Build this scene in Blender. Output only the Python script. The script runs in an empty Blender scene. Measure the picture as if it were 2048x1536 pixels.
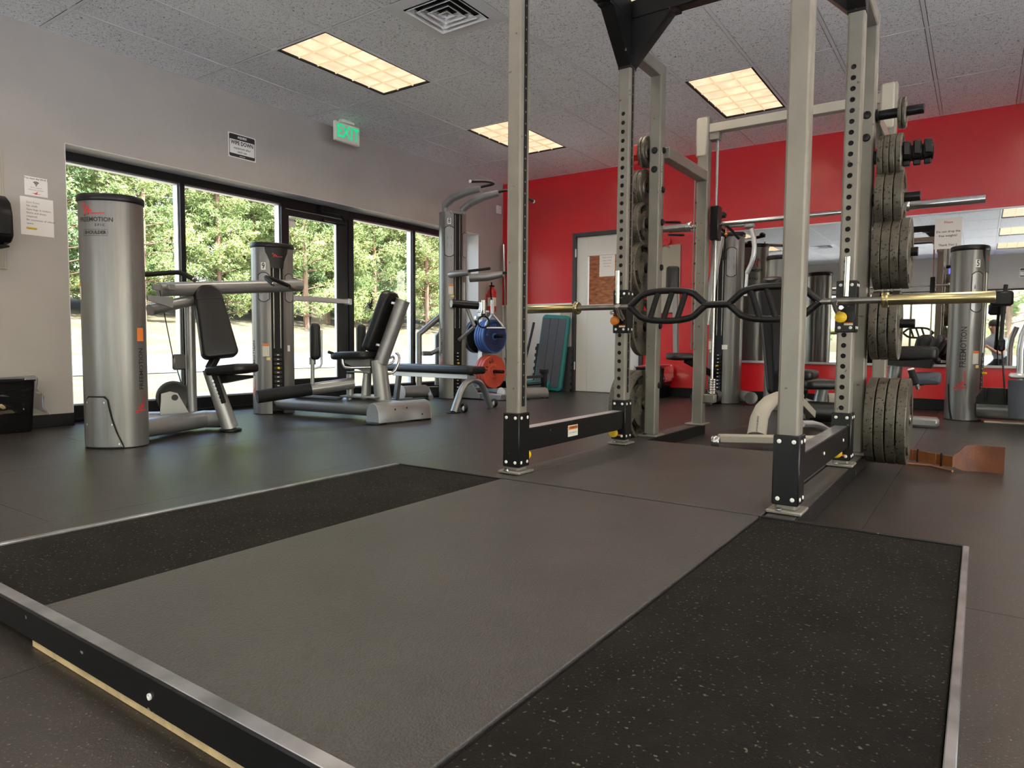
import bpy, bmesh, math, random
from mathutils import Vector, Matrix, noise
random.seed(7)
sc = bpy.context.scene
COL = sc.collection
PI = math.pi
V = Vector

# ------------------------------------------------------------------ camera
cam = bpy.data.objects.new('camera', bpy.data.cameras.new('camera'))
COL.objects.link(cam)
yaw, pit, rol = (math.radians(a) for a in (-35.0664, -3.5152, 0.3510))
fw = V((math.sin(yaw)*math.cos(pit), math.cos(yaw)*math.cos(pit), math.sin(pit)))
r0 = V((math.cos(yaw), -math.sin(yaw), 0)); u0 = r0.cross(fw)
rt = math.cos(rol)*r0 + math.sin(rol)*u0; up = -math.sin(rol)*r0 + math.cos(rol)*u0
cam.matrix_world = Matrix(((rt.x, up.x, -fw.x, 0), (rt.y, up.y, -fw.y, 0), (rt.z, up.z, -fw.z, 0.6628), (0, 0, 0, 1)))
cam.data.sensor_width = 36
cam.data.lens = 1362.14/2048*36
cam.data.shift_x = 20.86/2048
cam.data.shift_y = 1.24/2048
cam.data.clip_start = 0.05
cam.data.clip_end = 400
sc.camera = cam

# ------------------------------------------------------------------ light
SUN, SKY, LAMP, EXPO = 11.0, 0.42, 3.2, 1.78
w = bpy.data.worlds.new('world'); sc.world = w; w.use_nodes = True
wn = w.node_tree.nodes; wl = w.node_tree.links
sky = wn.new('ShaderNodeTexSky'); sky.sky_type = 'NISHITA'; sky.sun_disc = False
sky.sun_elevation = math.radians(57); sky.sun_rotation = math.radians(100); sky.air_density = 1.4; sky.dust_density = 3.0
wl.new(sky.outputs[0], wn['Background'].inputs[0]); wn['Background'].inputs[1].default_value = SKY
s = bpy.data.lights.new('sun', 'SUN'); s.energy = SUN; s.angle = math.radians(1.5); s.color = (1, .98, .95)
so = bpy.data.objects.new('sun', s); COL.objects.link(so)
so.rotation_euler = V((-0.50, -0.22, -0.84)).to_track_quat('-Z', 'Y').to_euler()
sc.view_settings.view_transform = 'Standard'; sc.view_settings.look = 'None'
sc.view_settings.exposure = EXPO; sc.view_settings.gamma = 1; sc.view_settings.use_curve_mapping = False
sc.cycles.max_bounces = 10; sc.cycles.diffuse_bounces = 5; sc.cycles.transparent_max_bounces = 16
sc.cycles.caustics_reflective = False; sc.cycles.caustics_refractive = False
sc.cycles.use_denoising = True; sc.cycles.sample_clamp_indirect = 6

# ------------------------------------------------------------------ materials
def mat(name, col, rough=.5, metal=0., spec=.5, var=0., vscale=20., bump=0., bscale=200., coat=0., emit=None, estr=1., col2=None, stretch=None):
    m = bpy.data.materials.new(name); m.use_nodes = True
    n = m.node_tree.nodes; l = m.node_tree.links; b = n['Principled BSDF']
    b.inputs['Base Color'].default_value = (*col, 1); b.inputs['Roughness'].default_value = rough
    b.inputs['Metallic'].default_value = metal; b.inputs['Specular IOR Level'].default_value = spec
    b.inputs['Coat Weight'].default_value = coat
    if emit: b.inputs['Emission Color'].default_value = (*emit, 1); b.inputs['Emission Strength'].default_value = estr
    if var or bump:
        tc = n.new('ShaderNodeTexCoord'); src = tc.outputs['Object']
        if stretch:
            mp = n.new('ShaderNodeMapping'); mp.inputs['Scale'].default_value = stretch; l.new(src, mp.inputs[0]); src = mp.outputs[0]
    if var:
        t = n.new('ShaderNodeTexNoise'); t.inputs['Scale'].default_value = vscale; t.inputs['Detail'].default_value = 5; l.new(src, t.inputs['Vector'])
        r = n.new('ShaderNodeValToRGB'); c2 = col2 or tuple(c*(1-var) for c in col)
        r.color_ramp.elements[0].position = .35; r.color_ramp.elements[0].color = (*c2, 1)
        r.color_ramp.elements[1].position = .65; r.color_ramp.elements[1].color = (*(min(1, c*(1+var*.4)) for c in col), 1)
        l.new(t.outputs['Fac'], r.inputs[0]); l.new(r.outputs[0], b.inputs['Base Color'])
    if bump:
        t = n.new('ShaderNodeTexNoise'); t.inputs['Scale'].default_value = bscale; t.inputs['Detail'].default_value = 3; l.new(src, t.inputs['Vector'])
        bp = n.new('ShaderNodeBump'); bp.inputs['Strength'].default_value = bump; bp.inputs['Distance'].default_value = .01
        l.new(t.outputs['Fac'], bp.inputs['Height']); l.new(bp.outputs[0], b.inputs['Normal'])
    return m

def speckle(m, scale, lo, hi, col):
    """small pale specks mixed over the base colour of m"""
    n = m.node_tree.nodes; l = m.node_tree.links; b = n['Principled BSDF']
    tc = n.new('ShaderNodeTexCoord'); t = n.new('ShaderNodeTexNoise'); t.inputs['Scale'].default_value = scale; t.inputs['Detail'].default_value = 1
    l.new(tc.outputs['Object'], t.inputs['Vector'])
    r = n.new('ShaderNodeValToRGB'); r.color_ramp.elements[0].position = lo; r.color_ramp.elements[0].color = (0, 0, 0, 1)
    r.color_ramp.elements[1].position = hi; r.color_ramp.elements[1].color = (1, 1, 1, 1)
    l.new(t.outputs['Fac'], r.inputs[0])
    mx = n.new('ShaderNodeMix'); mx.data_type = 'RGBA'; mx.inputs[7].default_value = (*col, 1)
    bc = b.inputs['Base Color']
    if bc.links: l.new(bc.links[0].from_socket, mx.inputs[6])
    else: mx.inputs[6].default_value = bc.default_value
    l.new(r.outputs[0], mx.inputs[0]); l.new(mx.outputs[2], bc)
    return m

def glass_mat(name, tint=(1, 1, 1), refl=1.0):
    m = bpy.data.materials.new(name); m.use_nodes = True
    n = m.node_tree.nodes; l = m.node_tree.links; n.clear()
    o = n.new('ShaderNodeOutputMaterial'); t = n.new('ShaderNodeBsdfTransparent'); g = n.new('ShaderNodeBsdfGlossy'); f = n.new('ShaderNodeFresnel'); x = n.new('ShaderNodeMixShader')
    t.inputs[0].default_value = (*tint, 1); g.inputs['Roughness'].default_value = .01; g.inputs[0].default_value = (refl, refl, refl, 1); f.inputs[0].default_value = 1.25
    l.new(f.outputs[0], x.inputs[0]); l.new(t.outputs[0], x.inputs[1]); l.new(g.outputs[0], x.inputs[2]); l.new(x.outputs[0], o.inputs[0])
    return m

M = {}
M['paint'] = mat('wall paint', (.40, .375, .345), .55, var=.04, vscale=3, bump=.06, bscale=90)
M['red'] = mat('red gloss paint', (.62, .007, .014), .27, spec=1.0, coat=.35, var=.05, vscale=2, bump=.04, bscale=60)
M['white_panel'] = mat('white panel', (.80, .82, .83), .22, spec=.9)
M['reveal'] = mat('white reveal', (.80, .80, .79), .5)
M['base'] = mat('black rubber skirting', (.006, .006, .0065), .4, spec=.35)
M['floor'] = speckle(mat('rubber floor', (.022, .0182, .0158), .34, spec=.45, var=.25, vscale=6, bump=.10, bscale=260), 170, .66, .72, (.15, .135, .115))
M['tile'] = mat('fissured ceiling tile', (.86, .86, .86), .9)
M['tee'] = mat('white ceiling grid', (.80, .81, .82), .6)
M['plenum'] = mat('dark plenum', (.02, .02, .02), .9)
M['black_al'] = mat('black anodised frame', (.006, .0065, .0075), .28, spec=.45)
M['mill'] = mat('mill aluminium', (.62, .63, .65), .35, .8)
M['glass'] = glass_mat('window glass')
M['mirror'] = mat('mirror silver', (.80, .82, .81), .015, 1.)
M['chrome'] = mat('chrome', (.72, .71, .69), .16, 1., var=.08, vscale=30)
M['silver'] = mat('silver machine paint', (.29, .29, .285), .34, .55, var=.05, vscale=8)
M['silver_br'] = mat('brushed silver shroud', (.215, .21, .20), .34, .60, var=.10, vscale=5, stretch=(9, 9, .4))
M['rack'] = speckle(mat('warm grey rack paint', (.235, .217, .182), .40, .30, var=.10, vscale=7, bump=.03, bscale=300), 34, .74, .77, (.11, .10, .08))
M['rack_blk'] = speckle(mat('black rack paint', (.006, .006, .006), .38, spec=.35, var=.2, vscale=9, bump=.05, bscale=300), 40, .74, .77, (.20, .19, .17))
M['black_pl'] = mat('black plastic', (.006, .006, .0065), .36, spec=.35)
M['black_mt'] = mat('matte black', (.006, .006, .006), .6, spec=.3)
M['hole_shade'] = mat('shade inside openings', (.006, .006, .006), .9)  # near-black colour stands in for the shade inside openings
M['vinyl'] = mat('black vinyl', (.0075, .007, .007), .36, spec=.4, bump=.10, bscale=380)
M['seam'] = mat('stitching', (.05, .05, .05), .6)
M['button'] = mat('white button', (.80, .79, .74), .4)
M['yellow'] = mat('yellow knob', (.80, .52, .02), .35)
M['orange'] = mat('orange knob', (.62, .19, .015), .4)
M['lblue'] = mat('label white', (.78, .77, .74), .6)
M['paper'] = mat('paper', (.80, .78, .75), .8, bump=.05, bscale=30)
M['ink'] = mat('black ink', (.02, .02, .02), .7)
M['grey_ink'] = mat('grey ink', (.22, .22, .22), .7)
M['red_ink'] = mat('red ink', (.62, .03, .03), .6)
M['orange_lab'] = mat('orange warning label', (.80, .22, .04), .6)
M['yel_lab'] = mat('yellow label', (.80, .66, .22), .6)
M['cream_lab'] = mat('cream label', (.74, .71, .62), .6)
M['iron'] = speckle(mat('cast iron plate paint', (.118, .104, .078), .40, .30, var=.30, vscale=16, bump=.12, bscale=110), 75, .63, .66, (.012, .011, .009))
M['iron_dk'] = mat('dark cast iron', (.018, .017, .015), .45, .3, var=.3, vscale=18, bump=.12, bscale=110)
M['brass'] = mat('worn zinc sleeve', (.62, .50, .24), .22, 1., var=.25, vscale=9, col2=(.42, .36, .20), stretch=(.4, 6, 6))
M['steel'] = mat('bar steel', (.30, .285, .25), .30, 1., var=.2, vscale=15)
M['leather'] = mat('tan leather', (.135, .036, .009), .42, var=.30, vscale=9, bump=.10, bscale=70, stretch=(1, 4, 1))
M['strap'] = mat('orange leather strap', (.27, .09, .022), .45, var=.2, vscale=14)
M['mat'] = speckle(mat('coarse rubber mat', (.0085, .0068, .0048), .9, spec=.15, var=.35, vscale=7, bump=.5, bscale=220), 120, .675, .725, (.10, .09, .07))
M['deck'] = mat('smooth rubber deck', (.047, .0432, .040), .40, spec=.4, var=.10, vscale=5, bump=.42, bscale=210)
M['ply'] = mat('plywood edge', (.62, .44, .22), .7, var=.2, vscale=30)
M['edge_al'] = mat('worn angle iron', (.33, .33, .34), .30, .8, var=.35, vscale=10)
M['red_pl'] = mat('red plastic', (.60, .03, .03), .35)
M['plate_blue'] = mat('blue bumper rubber', (.035, .13, .42), .5, var=.12, vscale=8)
M['plate_navy'] = mat('navy bumper face', (.018, .028, .10), .5, var=.12, vscale=8)
M['plate_red'] = mat('red bumper rubber', (.66, .095, .05), .5, var=.12, vscale=8)
M['teal'] = mat('teal step plastic', (.015, .19, .19), .42)
M['slate'] = mat('grey ribbed rubber', (.075, .082, .10), .6, bump=.2, bscale=150)
M['foam'] = mat('dark foam mat', (.035, .037, .042), .8, bump=.3, bscale=120)
M['door_paint'] = mat('off white door paint', (.70, .69, .65), .38)
M['frame_grey'] = mat('dark grey door frame', (.045, .047, .052), .4)
M['chip'] = mat('chipboard', (.55, .34, .16), .8, var=.45, vscale=9, stretch=(1, 1, 3))
M['bag'] = glass_mat('clear bin liner', (.82, .83, .85), 1.0)
M['green_sign'] = mat('green exit letters', (.0, .42, .17), .5, emit=(0, .7, .25), estr=.25)
M['sign_body'] = mat('exit sign body', (.74, .74, .66), .4)
M['skin'] = mat('skin', (.55, .30, .20), .5)
M['denim'] = mat('dark cloth', (.02, .02, .025), .8)
M['shirt'] = mat('pale blue shirt', (.50, .58, .66), .8)
M['hair'] = mat('dark brown hair', (.03, .02, .015), .6)
M['screen'] = mat('blue lit screen', (.02, .02, .1), .3, emit=(.10, .10, .85), estr=.8)
M['beige'] = mat('beige panel', (.40, .37, .30), .55)
M['cable'] = mat('black cable', (.01, .01, .01), .5)
M['grip'] = mat('black rubber grip', (.010, .010, .010), .65, spec=.3, bump=.2, bscale=300)

# ------------------------------------------------------------------ mesh building
class MB:
    def __init__(s): s.v = []; s.f = []
    def add(s, vs, fs):
        o = len(s.v); s.v += [tuple(p) for p in vs]; s.f += [tuple(i+o for i in q) for q in fs]; return s
    def obox(s, c, sz, ax=None, ch=.002):
        """chamfered box: centre, full sizes, 3 axes"""
        c = V(c); ax = [V(a).normalized() for a in ax] if ax else [V((1, 0, 0)), V((0, 1, 0)), V((0, 0, 1))]
        h = [d/2 for d in sz]; ch = min(ch, min(h)*.9)
        vs = []; idx = {}
        for sx in (-1, 1):
            for sy in (-1, 1):
                for sz_ in (-1, 1):
                    sg = (sx, sy, sz_)
                    for k in range(3):
                        p = c.copy()
                        for a in range(3): p += ax[a]*sg[a]*(h[a] - (0 if a == k else ch))
                        idx[(sg, k)] = len(vs); vs.append(p)
        fs = []
        def q(*k): fs.append([idx[a] for a in k])
        for k in range(3):
            a, b = [(1, 2), (2, 0), (0, 1)][k]
            for sg in (-1, 1):
                def g(x, y):
                    t = [0, 0, 0]; t[k] = sg; t[a] = x; t[b] = y; return (tuple(t), k)
                L = [g(-1, -1), g(1, -1), g(1, 1), g(-1, 1)]
                q(*(L if sg > 0 else L[::-1]))
        for k in range(3):
            a, b = [(1, 2), (2, 0), (0, 1)][k]
            for x in (-1, 1):
                for y in (-1, 1):
                    def g(z, f):
                        t = [0, 0, 0]; t[k] = z; t[a] = x; t[b] = y; return (tuple(t), f)
                    L = [g(-1, a), g(1, a), g(1, b), g(-1, b)]
                    q(*(L if x*y < 0 else L[::-1]))
        for sx in (-1, 1):
            for sy in (-1, 1):
                for sz_ in (-1, 1):
                    sg = (sx, sy, sz_); L = [(sg, 0), (sg, 1), (sg, 2)]
                    q(*(L if sx*sy*sz_ > 0 else L[::-1]))
        return s.add(vs, fs)
    def box(s, x0, y0, z0, x1, y1, z1, ch=.002):
        return s.obox(((x0+x1)/2, (y0+y1)/2, (z0+z1)/2), (abs(x1-x0), abs(y1-y0), abs(z1-z0)), None, ch)
    def bar(s, p, q, w, h, ch=.003, up=(0, 0, 1)):
        """box beam from p to q; w across, h along up"""
        p = V(p); q = V(q); d = q-p; L = d.length; d.normalize(); u = V(up)
        if abs(d.dot(u)) > .99: u = V((0, 1, 0))
        x = d.cross(u).normalized(); u = x.cross(d)
        return s.obox((p+q)/2, (w, L, h), (x, d, u), ch)
    def tube(s, pts, r, n=14, cap=True, ry=1., up=(0, 0, 1), smooth=0):
        """tube through points, r number or list, ry = flattening along the 2nd axis"""
        P = [V(p) for p in pts]
        if smooth:
            for _ in range(smooth):
                Q = [P[0]]
                for a, b in zip(P, P[1:]): Q += [a*.75+b*.25, a*.25+b*.75]
                P = Q + [P[-1]]
        R = r if isinstance(r, (list, tuple)) else [r]*len(P)
        if len(R) != len(P):
            R = [R[0] + (R[-1]-R[0])*i/(len(P)-1) for i in range(len(P))]
        T = []
        for i in range(len(P)):
            a = (P[i]-P[i-1]).normalized() if i else None; b = (P[i+1]-P[i]).normalized() if i < len(P)-1 else None
            T.append((a+b).normalized() if a and b else (a or b))
        u = V(up)
        if abs(T[0].dot(u)) > .95: u = V((1, 0, 0)) if abs(T[0].x) < .9 else V((0, 1, 0))
        vs = []; fs = []
        for i, p in enumerate(P):
            x = T[i].cross(u).normalized(); y = x.cross(T[i]).normalized(); u = y
            k = 1.
            if 0 < i < len(P)-1:
                c = (P[i]-P[i-1]).normalized().dot(T[i]); k = 1/max(c, .6)
            for j in range(n):
                a = 2*PI*j/n
                vs.append(p + x*math.cos(a)*R[i] + y*math.sin(a)*R[i]*ry)
        m = len(P)
        for i in range(m-1):
            for j in range(n):
                k = (j+1) % n
                fs.append((i*n+j, i*n+k, (i+1)*n+k, (i+1)*n+j))
        if cap:
            fs.append(tuple(range(n))[::-1]); fs.append(tuple((m-1)*n+j for j in range(n)))
        return s.add(vs, fs)
    def lathe(s, prof, O, ax=(0, 0, 1), n=32, cap=True, el=1.):
        """prof list of (radius, distance along axis)"""
        O = V(O); a = V(ax).normalized(); u = V((0, 0, 1)) if abs(a.z) < .9 else V((1, 0, 0))
        x = a.cross(u).normalized(); y = a.cross(x).normalized()
        vs = []; fs = []
        for r, t in prof:
            for j in range(n):
                g = 2*PI*j/n; vs.append(O + a*t + x*math.cos(g)*r + y*math.sin(g)*r*el)
        for i in range(len(prof)-1):
            for j in range(n):
                k = (j+1) % n; fs.append((i*n+j, (i+1)*n+j, (i+1)*n+k, i*n+k))
        if cap:
            if prof[0][0] > 1e-5: fs.append(tuple(range(n)))
            if prof[-1][0] > 1e-5: fs.append(tuple((len(prof)-1)*n+j for j in range(n))[::-1])
        return s.add(vs, fs)
    def cyl(s, p, q, r, n=20, ch=.0):
        p = V(p); q = V(q); L = (q-p).length
        pr = [(r, 0), (r, L)] if not ch else [(r-ch, 0), (r, ch), (r, L-ch), (r-ch, L)]
        return s.lathe(pr, p, q-p, n)
    def prism(s, poly, d, O, ex, ey, ch=0.):
        """polygon in the (ex,ey) plane extruded d along ex x ey"""
        O = V(O); ex = V(ex).normalized(); ey = V(ey).normalized(); ez = ex.cross(ey)
        n = len(poly); c = V((sum(p[0] for p in poly)/n, sum(p[1] for p in poly)/n))
        def lay(z, inset):
            o = []
            for p in poly:
                q = V((p[0], p[1])); dd = c-q; q = q + dd.normalized()*inset if dd.length > 1e-6 else q
                o.append(O + ex*q.x + ey*q.y + ez*z)
            return o
        L = [lay(0, ch), lay(ch, 0), lay(d-ch, 0), lay(d, ch)] if ch else [lay(0, 0), lay(d, 0)]
        vs = sum(L, []); fs = [tuple(range(n))[::-1], tuple((len(L)-1)*n+j for j in range(n))]
        for i in range(len(L)-1):
            for j in range(n):
                k = (j+1) % n; fs.append((i*n+j, i*n+k, (i+1)*n+k, (i+1)*n+j))
        return s.add(vs, fs)
    def pad(s, out, t, r, O, ex, ey, crown=.006):
        """cushion: 2D outline, thickness t, edge radius r, lying in (ex,ey), padded both sides"""
        O = V(O); ex = V(ex).normalized(); ey = V(ey).normalized(); ez = ex.cross(ey)
        n = len(out); c = (sum(p[0] for p in out)/n, sum(p[1] for p in out)/n)
        N = []
        for i in range(n):
            a = out[i-1]; b = out[(i+1) % n]; dx, dy = b[0]-a[0], b[1]-a[1]; L = math.hypot(dx, dy) or 1
            N.append((dy/L, -dx/L))
        lays = []
        for k in range(5):
            g = PI/2*k/4; lays.append((r*(1-math.sin(g)), -t/2 + r*(1-math.cos(g)) - 0*crown))
        lays = lays + [(i, -z) for i, z in lays[::-1]]
        vs = []; fs = []
        for ins, z in lays:
            for p, q in zip(out, N): vs.append(O + ex*(p[0]-q[0]*ins) + ey*(p[1]-q[1]*ins) + ez*z)
        m = len(lays)
        for i in range(m-1):
            for j in range(n):
                k = (j+1) % n; fs.append((i*n+j, i*n+k, (i+1)*n+k, (i+1)*n+j))
        for lay, zz, fl in ((0, -t/2-crown, True), (m-1, t/2+crown, False)):
            b = len(vs)
            for p, q in zip(out, N):
                x = p[0]-q[0]*r; y = p[1]-q[1]*r
                vs.append(O + ex*(c[0]+(x-c[0])*.6) + ey*(c[1]+(y-c[1])*.6) + ez*zz)
            vs.append(O + ex*c[0] + ey*c[1] + ez*zz)
            for j in range(n):
                k = (j+1) % n
                A = [lay*n+j, lay*n+k, b+k, b+j]; B = [b+j, b+k, b+n]
                if fl: A = A[::-1]; B = B[::-1]
                fs.append(tuple(A)); fs.append(tuple(B))
        return s.add(vs, fs)
    def ball(s, c, r, n=12, sc=(1, 1, 1)):
        c = V(c); vs = []; fs = []; m = n//2
        for i in range(m+1):
            a = -PI/2+PI*i/m
            for j in range(n):
                g = 2*PI*j/n
                vs.append(c + V((math.cos(a)*math.cos(g)*r*sc[0], math.cos(a)*math.sin(g)*r*sc[1], math.sin(a)*r*sc[2])))
        for i in range(m):
            for j in range(n):
                k = (j+1) % n; fs.append((i*n+j, i*n+k, (i+1)*n+k, (i+1)*n+j))
        return s.add(vs, fs)
    def build(s, name, m, parent=None, ang=40, loc=None):
        me = bpy.data.meshes.new(name); me.from_pydata(s.v, [], s.f); me.validate(); me.update()
        me.shade_smooth(); me.set_sharp_from_angle(angle=math.radians(ang))
        me.materials.append(M[m] if isinstance(m, str) else m)
        o = bpy.data.objects.new(name, me); COL.objects.link(o)
        if loc:
            me.transform(Matrix.Translation(-V(loc))); o.location = loc
        if parent:
            o.parent = parent
            o.matrix_parent_inverse = parent_inv(parent)
        return o

def parent_inv(p):
    return Matrix.Identity(4) if p.parent else Matrix.Translation(-p.location)

def tag(o, label, cat, group=None, kind=None):
    o['label'] = label; o['category'] = cat
    if group: o['group'] = group
    if kind: o['kind'] = kind
    return o
def thing(name, label, cat, loc=(0, 0, 0), group=None):
    o = bpy.data.objects.new(name, None); COL.objects.link(o); o.location = loc; o.empty_display_size = .1
    return tag(o, label, cat, group)
def struct(o): o['kind'] = 'structure'; return o
def dup(root, delta, label=None, group=None):
    """copy of a thing with its parts and sub-parts, moved by delta"""
    r = root.copy(); COL.objects.link(r); r.location = root.location + V(delta)
    if label: r['label'] = label
    if group: r['group'] = group
    for ch in list(root.children):
        c = ch.copy(); COL.objects.link(c); c.parent = r; c.matrix_parent_inverse = ch.matrix_parent_inverse.copy()
        for g in ch.children:
            d = g.copy(); COL.objects.link(d); d.parent = c; d.matrix_parent_inverse = g.matrix_parent_inverse.copy()
    return r

def rrect(w, h, r, n=6, w2=None, r2=None):
    """rounded rectangle outline, centred, counter-clockwise; w2 = width at the top"""
    w2 = w if w2 is None else w2; r2 = r if r2 is None else r2
    o = []
    for cx, cy, a0, rr in ((w/2-r, -h/2+r, -90, r), (w2/2-r2, h/2-r2, 0, r2), (-w2/2+r2, h/2-r2, 90, r2), (-w/2+r, -h/2+r, 180, r)):
        for k in range(n+1):
            a = math.radians(a0 + 90*k/n); o.append((cx+rr*math.cos(a), cy+rr*math.sin(a)))
    return o

FC = {}
def text_data(t, size, bold=0., sx=1.):
    c = bpy.data.curves.new('txt', 'FONT'); c.body = t; c.size = size; c.offset = bold; c.align_x = 'CENTER'; c.align_y = 'CENTER'; c.resolution_u = 2
    o = bpy.data.objects.new('txt', c); me = bpy.data.meshes.new_from_object(o)
    vs = [(v.co.x*sx, v.co.y) for v in me.vertices]; fs = [tuple(p.vertices) for p in me.polygons]
    bpy.data.objects.remove(o); bpy.data.curves.remove(c); bpy.data.meshes.remove(me)
    return vs, fs
def text(t, size, O, ex, ey, m='ink', parent=None, bold=0., name='lettering', fn=None, sx=1.):
    """flat print on a surface at O in the plane (ex,ey); fn maps (x,y) to a curved surface instead"""
    vs, fs = text_data(t, size, bold, sx); b = MB()
    if fn: b.add([fn(x, y) for x, y in vs], fs)
    else:
        O = V(O); ex = V(ex).normalized(); ey = V(ey).normalized(); b.add([O + ex*x + ey*y for x, y in vs], fs)
    return b.build(name, m, parent)

# ------------------------------------------------------------------ room shell
WX, RY, CZ = -5.784, 8.248, 2.965            # left wall, red wall, ceiling
XR, YB = 4.6, -4.85                          # right wall, back wall
GX, GY, TX, TY = -4.681, 3.4947, .6096, 1.2192   # ceiling grid
OY0, OY1, OZ = 2.415, 7.66, 2.165            # window opening in the left wall

b = MB().box(WX-.35, YB-.2, -.12, XR+.2, RY+.2, -.004, 0)
floor = struct(b.build('floor', 'black_mt'))
# rubber rolls laid side by side, hairline joints between them
xs = [WX+.002] + [-5.2+1.2192*k for k in range(9)] + [XR-.002]
sheet = {}
for i, (x0, x1) in enumerate(zip(xs, xs[1:])):
    ys = [YB+.002] + [1.06+3.6*k + (1.0 if i % 2 else 0) - 3.6 for k in range(4) if YB+.3 < 1.06+3.6*k+(1.0 if i % 2 else 0)-3.6 < RY-.3] + [RY-.002]
    for y0, y1 in zip(ys, ys[1:]):
        MB().box(x0+.0008, y0+.0008, -.006, x1-.0008, y1-.0008, 0, .0006).build('rubber_sheet', 'floor', floor)
b = MB().box(WX-.3, OY0, -.006, WX, OY1, 0, .0005); b.build('rubber_sheet', 'floor', floor)

b = MB()
b.box(WX-.3, YB-.2, 0, WX, OY0, CZ+.15, 0).box(WX-.3, OY1, 0, WX, RY+.2, CZ+.15, 0).box(WX-.3, OY0, OZ, WX, OY1, CZ+.15, 0)
wall_left = struct(b.build('wall_left', 'paint'))
b = MB().box(WX-.24, OY0, OZ-.004, WX+.001, OY1, OZ, .0005).box(WX-.24, OY1-.004, .1, WX+.001, OY1, OZ-.004, .0005).box(WX-.24, OY0, .1, WX+.001, OY0+.004, OZ-.004, .0005)
b.build('reveal_lining', 'reveal', wall_left)
# red wall with the inner door opening
DX0, DX1, DZ = -4.605, -3.565, 2.150
b = MB()
b.box(WX-.3, RY, 0, DX0, RY+.2, CZ+.15, 0).box(DX1, RY, 0, XR+.2, RY+.2, CZ+.15, 0).box(DX0, RY, DZ, DX1, RY+.2, CZ+.15, 0)
wall_back = struct(b.build('wall_far', 'red'))
b = MB().box(WX+.004, RY-.010, .10, DX0-.005, RY, 1.175, .001); b.build('white_wainscot', 'white_panel', wall_back)
b = MB().box(WX+.004, RY-.022, 1.175, DX0-.005, RY, 1.215, .003); b.build('wainscot_rail', 'white_panel', wall_back)
b = MB(); added_wins = [(-4.4, -1.6), (-1.2, 1.6), (2.0, 4.8)]; y = YB-.2  # unseen right wall windows, added to bring more daylight onto the ceiling
for y0, y1 in added_wins:
    b.box(XR, y, 0, XR+.2, y0, CZ+.15, 0).box(XR, y0, 0, XR+.2, y1, .12, 0).box(XR, y0, 2.2, XR+.2, y1, CZ+.15, 0); y = y1
b.box(XR, y, 0, XR+.2, RY+.2, CZ+.15, 0); struct(b.build('wall_right', 'paint'))
for k, (y0, y1) in enumerate(added_wins):
    b = MB(); t = .05; ym = (y0+y1)/2
    b.box(XR+.06, y0, .12, XR+.14, y0+t, 2.2).box(XR+.06, y1-t, .12, XR+.14, y1, 2.2).box(XR+.06, y0+t, 2.2-t, XR+.14, y1-t, 2.2).box(XR+.06, y0+t, .12, XR+.14, y1-t, .12+t).box(XR+.06, ym-.025, .12+t, XR+.14, ym+.025, 2.2-t)
    o = struct(b.build('window_%d' % (k+7), 'black_al'))  # frames of the added daylight windows
    for a, c in ((y0+t, ym-.025), (ym+.025, y1-t)): MB().box(XR+.097, a, .12+t, XR+.103, c, 2.2-t, 0).build('glass_pane', 'glass', o)
# wall behind the camera, seen in the mirror, with two windows
b = MB(); wins = [(-4.9, -3.1), (-2.6, -.55), (-.1, 1.95), (2.35, 4.2)]; wz0, wz1 = .12, 2.1
x = WX-.3
for x0, x1 in wins:
    b.box(x, YB-.2, 0, x0, YB, CZ+.15, 0).box(x0, YB-.2, 0, x1, YB, wz0, 0).box(x0, YB-.2, wz1, x1, YB, CZ+.15, 0); x = x1
b.box(x, YB-.2, 0, XR+.2, YB, CZ+.15, 0)
struct(b.build('wall_near', 'paint'))
for k, (x0, x1) in enumerate(wins):
    b = MB(); t = .05
    b.box(x0, YB-.14, wz0, x0+t, YB-.06, wz1).box(x1-t, YB-.14, wz0, x1, YB-.06, wz1).box(x0+t, YB-.14, wz1-t, x1-t, YB-.06, wz1).box(x0+t, YB-.14, wz0, x1-t, YB-.06, wz0+t)
    xm = (x0+x1)/2; b.box(xm-.025, YB-.14, wz0+t, xm+.025, YB-.06, wz1-t)
    o = struct(b.build('window_%d' % (k+3), 'black_al'))
    for a, c in ((x0+t, xm-.025), (xm+.025, x1-t)): MB().box(a, YB-.103, wz0+t, c, YB-.097, wz1-t, 0).build('glass_pane', 'glass', o)

# skirting
b = MB().box(WX, YB, 0, WX+.010, OY0, .098, .003).box(WX-.2, OY0, 0, WX, OY0+.008, .098, .002); struct(b.build('baseboard_left', 'base'))
b = MB().box(WX, OY1, 0, WX+.010, RY, .098, .003).box(WX+.01, RY-.02, 0, DX0-.01, RY-.0, .098, .003); struct(b.build('baseboard_corner', 'base'))
struct(MB().box(DX1+.01, RY-.012, 0, XR, RY, .115, .003).build('baseboard_far', 'base'))

# ------------------------------------------------------------------ ceiling
ceil = struct(MB().box(WX-.3, YB-.2, CZ+.06, XR+.2, RY+.2, CZ+.15, 0).build('ceiling', 'plenum'))
n = M['tile'].node_tree.nodes; l = M['tile'].node_tree.links; bs = n['Principled BSDF']
tc = n.new('ShaderNodeTexCoord'); oi = n.new('ShaderNodeObjectInfo'); ad = n.new('ShaderNodeVectorMath'); ad.operation = 'ADD'
mu = n.new('ShaderNodeMath'); mu.operation = 'MULTIPLY'; mu.inputs[1].default_value = 37
l.new(oi.outputs['Random'], mu.inputs[0]); l.new(tc.outputs['Object'], ad.inputs[0]); l.new(mu.outputs[0], ad.inputs[1])
v1 = n.new('ShaderNodeTexNoise'); v1.inputs['Scale'].default_value = 82; v1.inputs['Detail'].default_value = 2.5; v1.inputs['Distortion'].default_value = 1.6; l.new(ad.outputs[0], v1.inputs['Vector'])
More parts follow.
